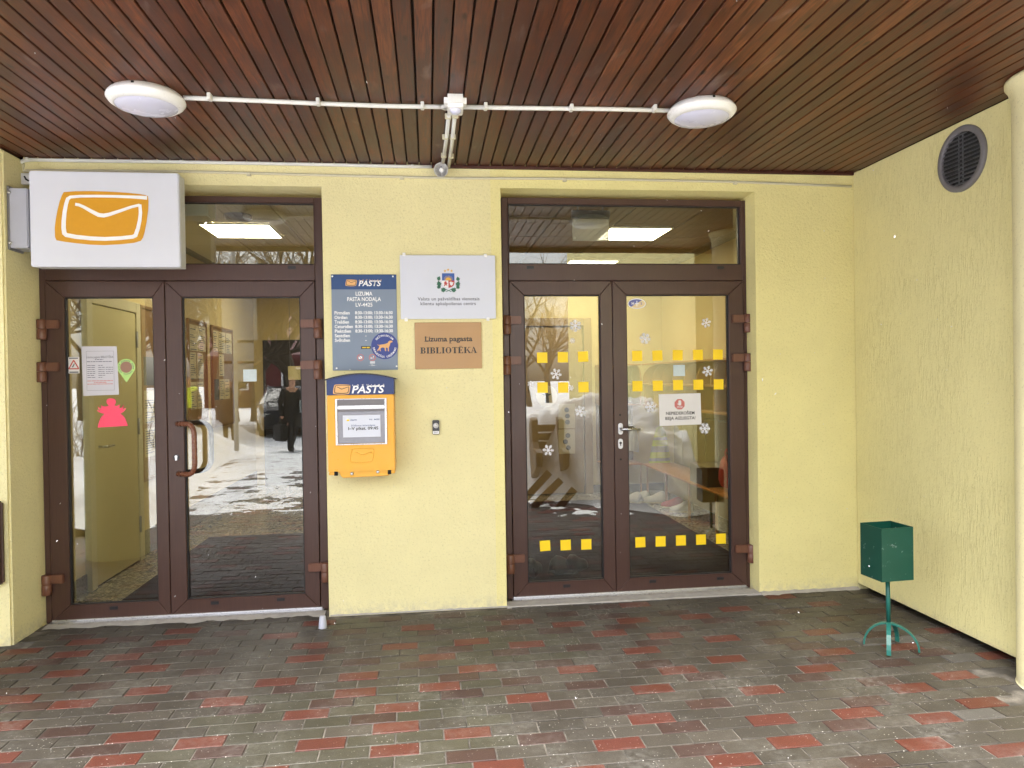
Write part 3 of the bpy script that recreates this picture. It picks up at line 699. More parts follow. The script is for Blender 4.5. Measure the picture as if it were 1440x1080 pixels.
for i, d in enumerate(days):
    v = 453+i*45; c = hb(105, v); text_mesh(d, .030, c[0], -.0104, c[1], 'text_white', t, align='LEFT', bold=.022, width=dw[i]*kx)
    if i < 5: c = hb(492, v); text_mesh('8:30-13:00; 13:30-16:30', .028, c[0], -.0104, c[1], 'text_white', t, bold=.022, width=370*kx)
    else: c = hb(410, v); text_mesh('-', .03, c[0], -.0104, c[1], 'text_white', t, bold=.01)
c = hb(408, 796); b = MB(); b.box(c[0]-.031, c[0]+.031, -.0115, -.0102, c[1]-.009, c[1]+.009, .0005); b.obj('dark_tag', 'bell_black', t)
b = MB(); b.flat(rect(c[0]-.024, c[0]+.002, c[1]-.003, c[1]+.003), -.0118); b.flat(rect(c[0]+.006, c[0]+.024, c[1]-.004, c[1]+.004), -.0118); b.obj('tag_print', 'sticker_yellow', t)
def ring(b, cx, cz, r0, r1, y, n=24, a0=0, a1=2*math.pi):
    for k in range(n):
        a, c2 = a0+(a1-a0)*k/n, a0+(a1-a0)*(k+1)/n
        b.flat([(cx+r0*math.cos(a), cz+r0*math.sin(a)), (cx+r1*math.cos(a), cz+r1*math.sin(a)), (cx+r1*math.cos(c2), cz+r1*math.sin(c2)), (cx+r0*math.cos(c2), cz+r0*math.sin(c2))], y)
for (u, kind) in ((352, 'cam'), (470, 'smoke')):
    c = hb(u, 895); b = MB(); b.flat(circle(c[0], c[1], .0185), -.0105); b.obj('sign_disc', 'board_grey', t)
    b = MB()
    if kind == 'cam': b.flat(rect(c[0]-.011, c[0]+.011, c[1]-.008, c[1]+.007), -.0108); b.flat(rect(c[0]-.004, c[0]+.004, c[1]+.007, c[1]+.010), -.0108)
    else: b.flat(rect(c[0]-.013, c[0]+.009, c[1]-.006, c[1]-.001), -.0108); b.flat([(c[0]+.004, c[1]+.002), (c[0]+.007, c[1]+.002), (c[0]+.011, c[1]+.011), (c[0]+.006, c[1]+.010)], -.0108)
    b.obj('pictogram', 'text_white', t)
    b = MB(); ring(b, c[0], c[1], .0185, .0225, -.0111); ribbon(b, [(c[0]-.014, c[1]+.014), (c[0]+.014, c[1]-.014)], .004, -.0111); b.obj('red_ring', 'pale_red', t)
c = hb(470, 942); b = MB(); b.flat(rect(c[0]-.016, c[0]+.016, c[1]-.0015, c[1]+.0045), -.0104); b.flat(rect(c[0]-.016, c[0]+.016, c[1]-.008, c[1]-.004), -.0104); b.obj('small_print', 'text_white', t)
c = hb(470, 972); text_mesh('- 10m -', .015, c[0], -.0104, c[1], 'text_white', t, bold=.01, width=.046)
for (u, v) in ((92, 92), (686, 92), (118, 997), (708, 985)):
    c = hb(u, v); b = MB(); b.prism(circle(c[0], c[1], .006, 12), -.0135, -.0102, 'y', .001); b.obj('screw', 'text_white', t)
# round dog sticker
c = hb(593, 782); r_ = .087
t2 = thing('round_sticker', 'round blue sticker with an orange dog, on the corner of the hours board', 'sticker', (c[0], -.012, c[1]))
b = MB(); b.prism(circle(c[0], c[1], r_, 48), -.0128, -.0119, 'y'); b.obj('disc', 'dog_blue', t2)
DOG = [(520,765),(535,772),(560,768),(600,762),(625,752),(632,738),(645,730),(660,730),(672,738),(671,745),(655,750),(648,756),(646,772),(640,786),(634,800),(634,830),(637,835),(624,835),(624,805),(612,798),(604,802),(608,833),(596,833),(592,802),(575,796),(562,800),(552,806),(550,818),(556,833),(545,833),(541,815),(532,822),(528,833),(519,832),(522,818),(534,806),(538,792),(542,780),(528,776)]
b = MB(); b.prism([hb(*p) for p in DOG], -.0136, -.0129, 'y'); b.obj('dog_figure', 'logo_tan', t2)
def arc_text(s_, a0, a1, rad, size, flip):
    for i, ch in enumerate(s_):
        if ch == ' ': continue
        a = R(a0+(a1-a0)*i/(len(s_)-1)); ang = a+math.pi/2 if flip else a-math.pi/2
        text_mesh(ch, size, c[0]+rad*math.cos(a), -.0130, c[1]+rad*math.sin(a), 'text_white', t2, 'letter', bold=.02, angle=ang)
arc_text('DZĪVNIEKIEM', 138, 42, .068, .017, False); arc_text('DRAUDZĪGS UZŅĒMUMS', 192, 348, .072, .017, True)

# ------------------------------------------------------------------ mailbox
mx0, mx1 = -.632, -.218; mzb, mzt = .945, 1.575; MY0, MY1 = -.185, -.004
t = thing('mailbox', 'yellow wall mailbox with arched dark blue top and label window', 'mailbox', ((mx0+mx1)/2, -.09, mzb))
zs = 1.447                                   # where blue starts
b = MB(); b.box(mx0, mx1, MY0, MY1, .961, zs, .006, 2); b.obj('body', 'post_yellow', t)
def arch(x0, x1, zside, rise, n=14): return [(x1-(x1-x0)*k/n, zside+rise*math.sin(math.pi*k/n)**.9 if 0 < k < n else zside) for k in range(n+1)]
b = MB(); b.prism([(mx0-.002, zs+.0005), (mx1+.002, zs+.0005)] + arch(mx0-.002, mx1+.002, 1.546, .034), MY0-.002, MY1, 'y', .002); b.obj('hood', 'post_blue', t)
b = MB(); n = 14; top = arch(mx0-.010, mx1+.016, 1.548, .036); low = [(p[0], p[1]-.007) for p in top]
b.prism(top+[(p[0], p[1]-.008) for p in top[::-1]], MY0-.016, MY1+.002, 'y'); b.mat(0)
b.obj('hood_rim', 'bell_black', t)
ku = (mx1-mx0)/620
mb_ = lambda u, v: (mx0+(u-55)*ku, 1.575-(v-62)*(1.575-.945)/918)
c = mb_(192, 197); envelope(t, c[0], c[1], 160*ku, MY0-.0022, 'logo_tan', 'text_dark', ('logo', 'logo_line'), .0006)
c = mb_(428, 203); text_mesh('PASTS', .066, c[0], MY0-.0026, c[1], 'text_white', t, bold=.022, shear=.22, width=305*ku)
c = mb_(436, 160); text_mesh('LATVIJAS', .014, c[0], MY0-.0026, c[1], 'text_white', t, width=300*ku, spacing=2.2, shear=.2)
a0, a1 = mb_(130, 282), mb_(606, 706); fw = .013
b = MB(); y0, y1 = MY0-.010, MY0-.001
b.box(a0[0], a0[0]+fw, y0, y1, a1[1], a0[1], .001); b.box(a1[0]-fw, a1[0], y0, y1, a1[1], a0[1], .001); b.box(a0[0]+fw, a1[0]-fw, y0, y1, a0[1]-.006, a0[1], .001); b.box(a0[0]+fw, a1[0]-fw, y0, y1, a1[1], a1[1]+.007, .001)
b.obj('window_frame', 'aluminium', t)
s0, s1 = mb_(150, 290), mb_(586, 400)
b = MB(); b.box(s0[0], s1[0], MY0-.003, MY0-.001, s1[1], s0[1]); b.obj('letter_slot', 'vent_grey', t)
f0, f1 = mb_(150, 345), mb_(586, 378)
b = MB(); b.box(f0[0], f1[0], MY0-.015, MY0-.004, f1[1], f0[1], .004, 2); b.obj('slot_flap', 'aluminium', t)
l0, l1 = mb_(152, 400), mb_(586, 692)
b = MB(); b.box(l0[0], l1[0], MY0-.006, MY0-.001, l1[1], l0[1], .001); b.obj('label_holder', 'dull_steel', t)
l0, l1 = mb_(198, 434), mb_(546, 636)
b = MB(); b.box(l0[0], l1[0], MY0-.0075, MY0-.0062, l1[1], l0[1]); b.obj('label_card', 'plaque_white', t)
ly = MY0-.0077
c = mb_(386, 557); text_mesh('I–V plkst. 09:45', .026, c[0], ly, c[1], 'text_dark', t, bold=.024, width=278*ku)
c = mb_(386, 529); text_mesh('Sūtījumu izņemšana:', .014, c[0], ly, c[1], 'board_blue', t, bold=.008, width=225*ku)
c = mb_(490, 477); text_mesh('Nr. 4430', .014, c[0], ly, c[1], 'board_blue', t, bold=.01, width=92*ku)
c = mb_(296, 479); text_mesh('PASTS', .012, c[0], ly, c[1], 'board_blue', t, bold=.02, width=58*ku, shear=.2)
c = mb_(246, 479); b = MB(); b.flat(rect(c[0]-.008, c[0]+.008, c[1]-.005, c[1]+.005), ly-.0003); b.obj('card_mark', 'sticker_yellow', t)
# embossed envelope
c = mb_(368, 808); k = 220*ku/782; f = lambda p: (c[0]+(p[0]-697)*k, c[1]-(p[1]-472)*k)
b = MB(); pts = [Vector((f(p)[0], MY0-.0005, f(p)[1])) for p in ENV_OUT]; b.tube(pts+[pts[0]], .0022, 6); b.tube([(f(p)[0], MY0-.0005, f(p)[1]) for p in ENV_LINE[21:]], .0022, 6); b.obj('embossing', 'post_yellow', t)
# tray at the bottom with two bolts
q = [mb_(150, 952), mb_(640, 947), mb_(628, 985), mb_(608, 1000), mb_(190, 1008), mb_(172, 996)]
for u0, u1 in ((60, 125), (628, 672)):
    b = MB(); p0, p1 = mb_(u0, 956), mb_(u1, 980); b.box(p0[0], p1[0], MY0+.001, MY1-.01, p1[1], .9615, .002); b.obj('corner_flange', 'post_yellow', t)
b = MB(); b.prism(q, MY0+.006, MY1-.02, 'y', .002); b.obj('bottom_tray', 'post_yellow', t)
for u in (125, 622):
    p = mb_(u, 962); b = MB(); b.box(p[0]-.011, p[0]+.011, MY0-.0008, MY0+.02, p[1]-.016, p[1]+.012, .002); b.obj('hinge_gap', 'void', t)
for u, v in ((272, 970), (513, 960)):
    p = mb_(u, v); b = MB(); b.lathe([(.011, 0), (.011, .007), (.006, .011), (0, .011)], 6, Matrix.Translation((p[0], MY0+.006, p[1])) @ Matrix.Rotation(R(90), 4, 'X'), False); b.obj('bolt', 'steel', t)

# ------------------------------------------------------------------ white plaque with the state arms
px0, px1, pz0, pz1 = -.172, .455, 1.936, 2.356
t = thing('white_plaque', 'white plaque with coat of arms and two lines of dark text', 'sign', ((px0+px1)/2, -.02, pz0))
b = MB(); b.box(px0, px1, -.020, -.012, pz0, pz1, .0012); b.obj('panel', 'plaque_white', t)
kq = (px1-px0)/803; pq = lambda u, v: (px0+(u-48)*kq, pz1-(v-57)*(pz1-pz0)/537)
for u, v in ((83, 50), (769, 58), (92, 596), (783, 597)):
    c = pq(u, v); b = MB(); b.box(c[0]-.010, c[0]+.010, -.0235, -.001, c[1]-.012, c[1]+.010, .002); b.obj('clip', 'text_white', t)
Y = -.0206
c = pq(453, 427); text_mesh('Valsts un pašvaldības vienotais', .030, c[0], Y, c[1], 'text_grey', t, width=522*kq, spacing=1.06, bold=.012)
c = pq(447, 467); text_mesh('klientu apkalpošanas centrs', .030, c[0], Y, c[1], 'text_grey', t, width=466*kq, spacing=1.06, bold=.012)
SH = [(398,210),(503,210),(503,290),(497,312),(480,326),(451,334),(422,326),(404,312),(398,290)]
b = MB(); b.flat([pq(*p) for p in SH[:1]+SH[1:2]+[(503,271),(398,271)]], Y); b.obj('shield_chief', 'arms_blue', t)
b = MB(); b.flat([pq(*p) for p in [(398,271),(451,271),(451,334),(422,326),(404,312),(398,290)]], Y); b.obj('shield_field', 'arms_silver', t)
b = MB(); b.flat([pq(*p) for p in [(451,271),(503,271),(503,290),(497,312),(480,326),(451,334)]], Y); b.obj('shield_field', 'arms_red', t)
b = MB(); b.flat([pq(451+26*math.cos(math.pi*k/14), 270-26*math.sin(math.pi*k/14)) for k in range(15)], Y-.0005)
for k in range(11):
    a = math.pi*(k+.0)/10; d = (math.cos(a), math.sin(a)); e = (-d[1]*2.6, d[0]*2.6)
    if k in (0, 10): continue
    b.flat([pq(451+30*d[0]+e[0], 270-30*d[1]-e[1]), pq(451+44*d[0], 270-44*d[1]), pq(451+30*d[0]-e[0], 270-30*d[1]+e[1])], Y-.0005)
b.obj('sun_rays', 'arms_gold', t)
LION = [(412,316),(418,304),(414,292),(420,280),(430,276),(438,284),(436,294),(446,290),(445,298),(437,304),(443,316),(435,314),(428,306),(422,320)]
b = MB(); b.flat([pq(*p) for p in LION], Y-.0005); b.obj('lion', 'arms_red', t)
b = MB(); b.flat([pq(*p) for p in [(462,312),(466,300),(460,288),(470,280),(480,282),(476,290),(488,284),(496,290),(486,298),(492,310),(482,306),(476,318),(470,306)]], Y-.0005); b.obj('griffin', 'arms_silver', t)
for u, v in ((424, 190), (451, 181), (479, 190)):
    st = [pq(u+(14 if k % 2 == 0 else 6)*math.sin(math.pi*k/5), v-(14 if k % 2 == 0 else 6)*math.cos(math.pi*k/5)) for k in range(10)]
    b = MB(); b.flat(st, Y); b.obj('star', 'arms_gold', t)
OAK = [(0,-22),(8,-18),(7,-10),(17,-10),(13,0),(22,6),(12,12),(15,22),(4,18),(-3,26),(-8,16),(-18,18),(-14,8),(-23,2),(-13,-4),(-15,-14),(-6,-12)]
for u, v, an, sc in ((372, 252, 20, .85), (372, 296, -20, 1.05), (372, 325, 60, .8), (412, 350, 80, 1.05), (532, 256, -20, .85), (533, 298, 20, 1.05), (530, 326, -60, .8), (492, 350, -80, 1.05)):
    a = R(an); b = MB(); b.flat([pq(u+sc*(p[0]*math.cos(a)-p[1]*math.sin(a)), v+sc*(p[0]*math.sin(a)+p[1]*math.cos(a))) for p in OAK], Y-.0003); b.obj('oak_leaf', 'arms_green', t)
b = MB(); ribbon(b, [pq(425, 345), pq(475, 366)], .004, Y-.0002); ribbon(b, [pq(478, 345), pq(430, 366)], .004, Y-.0004); ribbon(b, [pq(372, 255), pq(366, 300), pq(385, 335), pq(420, 352)], .003, Y-.0002); ribbon(b, [pq(532, 255), pq(538, 300), pq(518, 335), pq(484, 352)], .003, Y-.0002); b.obj('oak_stem', 'arms_green', t)

# ------------------------------------------------------------------ library plaque
qx0, qx1, qz0, qz1 = -.084, .357, 1.606, 1.913
t = thing('library_plaque', 'light brown plaque with dark serif lettering under the white plaque', 'sign', ((qx0+qx1)/2, -.01, qz0))
b = MB(); b.box(qx0, qx1, -.011, -.002, qz0, qz1, .0015); b.obj('panel', 'library_tan', t)
lq = lambda u, v: (qx0+(u-166)*(qx1-qx0)/562, qz1-(v-619)*(qz1-qz0)/397)
c = lq(210, 884); b = MB(); serif_caps(b, 'BIBLIOTĒKA', c[0], c[1], .0405, 478*(qx1-qx0)/562, -.0116); b.obj('lettering', 'text_dark', t)
c = lq(449, 762); text_mesh('Lizuma pagasta', .046, c[0], -.0112, c[1], 'text_dark', t, bold=.026, width=398*(qx1-qx0)/562)
for (u, v, wv) in ((262, 744, 30), (262, 781, 34), (303, 781, 20), (372, 781, 22), (404, 781, 22), (434, 781, 16), (464, 798, 22), (640, 781, 16), (610, 781, 16)):
    p = lq(u, v); b = MB(); b.flat(rect(p[0]-wv/2*(qx1-qx0)/562, p[0]+wv/2*(qx1-qx0)/562, p[1]-.0013, p[1]+.0013), -.0121); b.obj('letter_serif', 'text_dark', t)

# ------------------------------------------------------------------ door bell
dx0, dz0 = wy(613, 601, -.02)
t = thing('doorbell', 'small black doorbell with silver button and white label on the wall', 'doorbell', (dx0, 0, dz0-.044))
b = MB(); b.box(dx0-.023, dx0+.023, -.022, -.001, dz0-.048, dz0+.048, .004, 2); b.obj('case', 'bell_black', t)
b = MB(); b.lathe([(.0175, 0), (.0175, .004), (.0135, .005), (.0135, .004), (.0125, .0065), (0, .0075)], 24, Matrix.Translation((dx0, -.022, dz0+.012)) @ Matrix.Rotation(R(90), 4, 'X')); b.obj('button', 'aluminium', t)
b = MB(); b.box(dx0-.020, dx0+.020, -.0232, -.0221, dz0-.043, dz0-.024); b.obj('label_strip', 'text_white', t)
text_mesh('EXIT', .014, dx0, -.0234, dz0-.0335, 'text_grey', t, bold=.01, width=.027)

# ------------------------------------------------------------------ stickers on the glass
YG = YF+.0215
def sq(px, py, s, label):
    x, z = wy(px, py, YG); o = bpy.data.objects.new('square_sticker', SQ); COL.objects.link(o); o.location = (x, YG, z); o.rotation_euler = (0, rnd.gauss(0, .015), 0)
    return tag(o, label, 'sticker', 'yellow square stickers on the right door')
b = MB(); b.prism(rect(-.0365, .0365, -.0365, .0365), -.0006, 0, 'y'); SQ = b.mesh('square_sticker', 'sticker_yellow')
rows = {'top': ((762.5, 503), (791.5, 502.3), (820, 501.5)), 'second': ((763, 545), (792, 545), (820.5, 544.3)), 'bottom': ((766.5, 767.5), (795.5, 766.5), (824.5, 765.5))}
pos3 = ('left', 'middle', 'right')
for rn, pp in rows.items():
    for i, q in enumerate(pp): sq(*q, 1, f'yellow square sticker on the narrower left leaf, {pos3[i]} one of its {rn} row')
rows = {'top': ((896, 500.5), (924.5, 500), (953, 499.5), (981.5, 499), (1009.5, 498.5)), 'second': ((896.5, 543), (925, 542.5), (953.5, 541.5), (982, 541), (1010.5, 540.5)), 'bottom': ((900.5, 762.5), (929, 761.3), (957.5, 760), (985.8, 758.8), (1013.8, 757.5))}
pos5 = ('leftmost', 'second from left', 'middle', 'second from right', 'rightmost')
for rn, pp in rows.items():
    for i, q in enumerate(pp): sq(*q, 1, f'yellow square sticker on the wider right leaf, {pos5[i]} of its {rn} row')
def flake_mesh(rad, disc):
    b = MB()
    for k in range(6):
        a = math.pi*k/3; d = Vector((math.cos(a), math.sin(a))); n = Vector((-d.y, d.x)); w_ = rad*.085
        b.flat([-n*w_, n*w_, d*rad+n*w_*.8, d*rad-n*w_*.8], -.0006)
        for q, ln in ((.48, .34), (.74, .26)):
            for s in (-1, 1):
                p0 = d*rad*q; p1 = p0 + (d*.62+n*s*.78)*rad*ln; e = (p1-p0).normalized(); f = Vector((-e.y, e.x))*w_*.75
                b.flat([p0-f, p0+f, p1+f, p1-f], -.0008)
    b.flat(circle(0, 0, rad*.24, 12), -.0010); return b
def dmat():
    b = NB('clear_film'); b.n.remove(b.p); tr = b.new('ShaderNodeBsdfTransparent'); df = b.new('ShaderNodeBsdfDiffuse'); df.inputs[0].default_value = (.75, .75, .72, 1)
    mx = b.new('ShaderNodeMixShader'); mx.inputs[0].default_value = .28; b.l(tr.outputs[0], mx.inputs[1]); b.l(df.outputs[0], mx.inputs[2]); b.l(mx.outputs[0], b.n['Material Output'].inputs[0])
dmat()
def tmat():
    b = NB('clear_plastic'); b.n.remove(b.p); tr = b.new('ShaderNodeBsdfTransparent'); df = b.new('ShaderNodeBsdfTranslucent'); df.inputs[0].default_value = (.85, .84, .82, 1); gl = b.new('ShaderNodeBsdfDiffuse'); gl.inputs[0].default_value = (.8, .8, .8, 1)
    m1 = b.new('ShaderNodeMixShader'); m1.inputs[0].default_value = .45; b.l(df.outputs[0], m1.inputs[1]); b.l(gl.outputs[0], m1.inputs[2])
    mx = b.new('ShaderNodeMixShader'); mx.inputs[0].default_value = .75; b.l(tr.outputs[0], mx.inputs[1]); b.l(m1.outputs[0], mx.inputs[2]); b.l(mx.outputs[0], b.n['Material Output'].inputs[0])
tmat()
FL = [(809, 458, .043, 1, 'large snowflake sticker on a round clear film, topmost on the narrower leaf'),
      (805, 479, .020, 0, 'tiny snowflake sticker just under the topmost one of the narrower leaf'),
      (782, 526, .040, 0, 'large white snowflake sticker between the two upper rows of yellow squares'),
      (803, 545.5, .020, 0, 'tiny snowflake sticker between two yellow squares of the second row'),
      (816, 578, .040, 1, 'large snowflake sticker below the second row of squares on the narrower leaf'),
      (771, 633, .040, 0, 'lowest white snowflake sticker of the narrower leaf, over the snow heap'),
      (746, 540, .022, 0, 'small snowflake sticker near the outer edge of the narrower leaf'),
      (907, 476, .040, 1, 'snowflake sticker above the leftmost top square of the wider leaf'),
      (993, 454, .036, 0, 'highest snowflake sticker of the wider leaf, near its outer edge'),
      (995, 522, .040, 0, 'snowflake sticker between the two square rows at the hinge side of the wider leaf'),
      (914.5, 572, .040, 1, 'snowflake sticker left of the white notice on the wider leaf'),
      (991, 602.5, .040, 1, 'snowflake sticker under the right corner of the white notice')]
for px, py, rr, disc, lb in FL:
    x, z = wy(px, py, YG); t = thing('snowflake_sticker', lb, 'sticker', (x, YG, z), 'white snowflake stickers on the right door')
    me = flake_mesh(rr, disc).mesh('snowflake', 'flake_white'); o = bpy.data.objects.new('snowflake', me); COL.objects.link(o); o.parent = t; o.rotation_euler = (0, rnd.uniform(0, 1), 0)
    if disc: 
        me = MB().flat(circle(0, 0, rr*1.02, 28), -.0002).mesh('backing_film', 'clear_film'); o = bpy.data.objects.new('backing_film', me); COL.objects.link(o); o.parent = t
    if not disc: t.name = 'snowflake_sticker'
# white no-entry notice
def quad_px(pts, y): return [wy(p[0], p[1], y) for p in pts]
x0, zt = wy(926.2, 554.5, YG); x1, zb = wy(986, 597.5, YG); x0b = x0
t = thing('notice_sheet', 'white paper notice with a red stop hand on the glass of the wider leaf', 'notice', ((x0+x1)/2, YG, zb))
b = MB(); b.prism([(x0+.004, zb-.001), (x1+.002, zb+.004), (x1-.002, zt+.003), (x0, zt)], YG-.0012, YG-.0002, 'y'); b.obj('sheet', 'paper', t)
nx = lambda u, v: (x0+(u-340)/(1130-340)*(x1-x0), zt-(v-185)/(750-185)*(zt-zb))
c = nx(728, 370); b = MB(); k_ = (x1-x0)/790*102
b.flat([(c[0]+k_*math.cos(math.pi/8+math.pi*k/4), c[1]+k_*math.sin(math.pi/8+math.pi*k/4)) for k in range(8)], YG-.0016); b.obj('stop_octagon', 'pale_red', t)
b = MB(); HAND = [(706,385),(682,360),(690,352),(706,362),(706,308),(718,300),(730,298),(745,302),(758,312),(760,370),(750,390),(722,393)]
b.flat([nx(*p) for p in HAND], YG-.002); b.obj('hand_mark', 'paper', t)
c = nx(730, 424); text_mesh('STOP', .018, c[0], YG-.0018, c[1], 'paper', t, bold=.02, width=104/790*(x1-x0))
for s_, v, wd in (('NEPIEDEROŠIEM', 532, 535), ('IEEJA AIZLIEGTA!', 622, 565)):
    c = nx(738, v); text_mesh(s_, .030, c[0], YG-.0014, c[1], 'text_dark', t, bold=.02, width=wd/790*(x1-x0))
# oval maker's sticker
x, z = wy(895.5, 427, YG); t = thing('oval_sticker', 'small oval blue and cream sticker in the top corner of the wider leaf', 'sticker', (x, YG, z))
el = lambda rx, rz, n=32: [(x+rx*math.cos(2*math.pi*k/n), z+rz*math.sin(2*math.pi*k/n)) for k in range(n)]
b = MB(); b.prism(el(.066, .037), YG-.0008, YG-.0001, 'y'); b.obj('rim', 'text_white', t)
b = MB(); b.flat(el(.060, .031), YG-.0011); b.obj('field', 'oval_blue', t)
pts = [p for p in el(.060, .031, 64) if (p[0]-x)*.55+(p[1]-z)*-.9 > .0-.004]
b = MB(); b.flat(sorted(pts, key=lambda p: math.atan2(p[1]-z+.008, p[0]-x-.02)), YG-.0014); b.obj('field', 'oval_cream', t)
text_mesh('M', .026, x-.030, YG-.0018, z, 'text_white', t, bold=.01); text_mesh('S', .026, x+.032, YG-.0018, z, 'oval_blue', t, bold=.01)
b = MB(); b.flat(rect(x-.003, x+.003, z-.020, z+.020), YG-.0020); b.flat(rect(x-.014, x+.016, z-.003, z+.003), YG-.0022); b.obj('star_mark', 'text_white', t)
for px, py, lb in ((955, 521, 'pale blue square sticker between the yellow rows of the wider right leaf'), (351.5, 528, 'pale blue square sticker on the right leaf of the left door')):
    x, z = wy(px, py, YG); b = MB(); b.prism(rect(x-.043, x+.043, z-.040, z+.040), YG-.0008, YG-.0001, 'y'); tag(b.obj('square_sticker', 'pale_blue'), lb, 'sticker')
# left door: hours sheet, warning sticker, green pin, pink paper angel
x0, zt = wy(114.5, 487.5, YG); x1, zb = wy(167, 555, YG)
t = thing('notice_sheet', 'pale printed opening hours sheet on the left leaf of the left door', 'notice', ((x0+x1)/2, YG, zb))
b = MB(); b.prism([(x0+.006, zb-.004), (x1+.002, zb), (x1-.006, zt), (x0, zt+.002)], YG-.0012, YG-.0002, 'y'); b.obj('sheet', 'sheet_lilac', t)
sx_ = lambda u, v: (x0+(u-187)/(592-187)*(x1-x0), zt-(v-135)/(655-135)*(zt-zb))
b = MB(); yy = YG-.0015
def lines(segs, h=7):
    for (u0, u1, v) in segs:
        u = u0
        while u < u1-8:
            e = min(u1, u+rnd.uniform(14, 48)); p, q = sx_(u, v+h/2), sx_(e, v-h/2); b.flat(rect(p[0], q[0], p[1], q[1]), yy); u = e+6
lines([(335, 428, 275), (245, 532, 297)]); 
for i, v in enumerate((338, 359, 381, 403, 423, 444, 466)): lines([(248, 335, v), (370, 420 if i in (0, 6) else 445, v)] + ([(455, 535, v)] if 0 < i < 5 else []), 6)
b.obj('print', 'text_grey', t)
c = sx_(390, 249); text_mesh('Lizuma pagasta BIBLIOTĒKA', .02, c[0], yy, c[1], 'text_grey', t, bold=.006, width=300/405*(x1-x0))
b = MB(); lines([(245, 540, 503), (320, 470, 520), (245, 540, 537)]); b.obj('red_print', 'pale_red', t)
b = MB(); 
for (a, d) in (((240, 185), (545, 185)), ((240, 605), (545, 605)), ((240, 185), (240, 605)), ((545, 185), (545, 605))): ribbon(b, [sx_(*a), sx_(*d)], .0012, yy)
b.obj('border', 'text_grey', t)
x0, zt = wy(95.5, 502, YG); x1, zb = wy(112, 525, YG)
t = thing('warning_sticker', 'small white warning sticker with red triangle on the left door glass', 'sticker', ((x0+x1)/2, YG, zb))
b = MB(); b.prism(rect(x0, x1, zb, zt), YG-.0008, YG-.0001, 'y'); b.obj('sheet', 'paper', t)
xc = (x0+x1)/2; hw = (x1-x0)*.44; za, ze = zb+(zt-zb)*.28, zb+(zt-zb)*.80
b = MB(); P_ = [(xc-hw, za), (xc+hw, za), (xc, ze)]
for i in range(3): ribbon(b, [P_[i], P_[(i+1) % 3]], .007, YG-.0012)
b.obj('triangle', 'sign_red', t)
b = MB(); b.flat([(xc-hw*.4, za+.010), (xc-hw*.1, za+.010), (xc+hw*.25, za+.034), (xc+.002, za+.034)], YG-.0012); b.flat(rect(xc-hw*.9, xc+hw*.9, zb+.004, zb+.012), YG-.0012); b.flat(rect(xc-hw*.9, xc+hw*.9, zt-.012, zt-.005), YG-.0012); b.obj('print', 'text_grey', t)
x, z = wy(177.5, 516.5, YG); r_ = wy(190, 516, YG)[0]-x
zt_ = wy(178, 538, YG)[1]
t = thing('pin_sticker', 'lime green map pin sticker on the left door glass', 'sticker', (x, YG, zt_))
pin = [(x+r_*math.cos(R(a)), z+r_*math.sin(R(a))) for a in range(-28, 209, 8)] + [(x, zt_)]
b = MB(); b.prism(pin, YG-.0008, YG-.0001, 'y'); b.obj('pin', 'lime', t)
b = MB(); b.flat(circle(x, z+.001, r_*.68), YG-.0012); b.obj('centre', 'pin_brown', t)
b = MB()
for k in range(26):
    a = 2*math.pi*k/26
    if k % 7 == 3: continue
    b.flat([(x+r_*q*math.cos(a+da), z+r_*q*math.sin(a+da)) for q, da in ((.76, 0), (.86, 0), (.86, .14), (.76, .14))], YG-.0014)
b.obj('print', 'text_grey', t)
ag = lambda u, v: wy(90+u/7.717, 470+v/7.714, YG)
ANG = [(366,1013),(375,970),(390,925),(410,890),(438,866),(415,860),(385,848),(365,832),(357,818),(378,828),(396,832),(380,815),(370,795),(366,780),(385,800),(408,806),(402,785),(402,768),(420,782),(450,784),(486,775),(470,758),(461,738),(464,712),(478,699),(500,695),(530,696),(552,704),(565,728),(561,752),(548,774),(575,778),(600,766),(612,760),(603,785),(602,802),(630,795),(648,765),(648,785),(640,812),(632,822),(655,806),(671,795),(668,815),(650,838),(625,856),(612,862),(645,885),(668,920),(685,965),(695,994)]
p0 = ag(366, 1013)
t = tag(MB().prism([ag(*p) for p in ANG], YG-.0016, YG-.0002, 'y').obj('paper_angel', 'pink_paper'), 'bright pink cut paper angel stuck on the left door glass', 'paper cutout')

# ------------------------------------------------------------------ ceiling lamps, sensor, conduits
def lamp(cx, cy, label, dirx):
    t = thing('ceiling_lamp', label, 'lamp', (cx, cy, CEIL), 'round ceiling lamps under the canopy')
    Z = CEIL; T = Matrix.Translation((cx, cy, 0))
    b = MB(); b.lathe([(.152, Z), (.166, Z-.012), (.174, Z-.023), (.1775, Z-.032), (.1775, Z-.037), (.166, Z-.053), (.143, Z-.068), (.140, Z-.066)], 56, T); b.obj('housing', 'lamp_white', t)
    b = MB(); b.lathe([(.1405, Z-.065), (.128, Z-.074), (.10, Z-.083), (.07, Z-.089), (.03, Z-.093), (0, Z-.094)], 48, T); b.obj('diffuser', 'diffuser', t)
    b = MB(); b.box(cx-.006, cx+.006, cy-.170, cy-.145, Z-.020, Z-.008); b.obj('notch', 'void', t)
LLX, LLY = at(206, 144, 2, CEIL-.045)[:2]; LRX, LRY = at(986.5, 161.5, 2, CEIL-.045)[:2]
lamp(LLX, LLY, 'round white ceiling lamp over the envelope sign, unlit, bluish diffuser', 1); lamp(LRX, LRY, 'round white ceiling lamp over the right door, unlit, near the side wall', -1)
def ceil_pt(px, py, d=.016): v = at(px, py, 2, CEIL-d); return (v.x, v.y, CEIL-d)
t = thing('conduit', 'white cable conduit along the plank ceiling from lamp to lamp', 'conduit', (0.1, -1.1, CEIL))
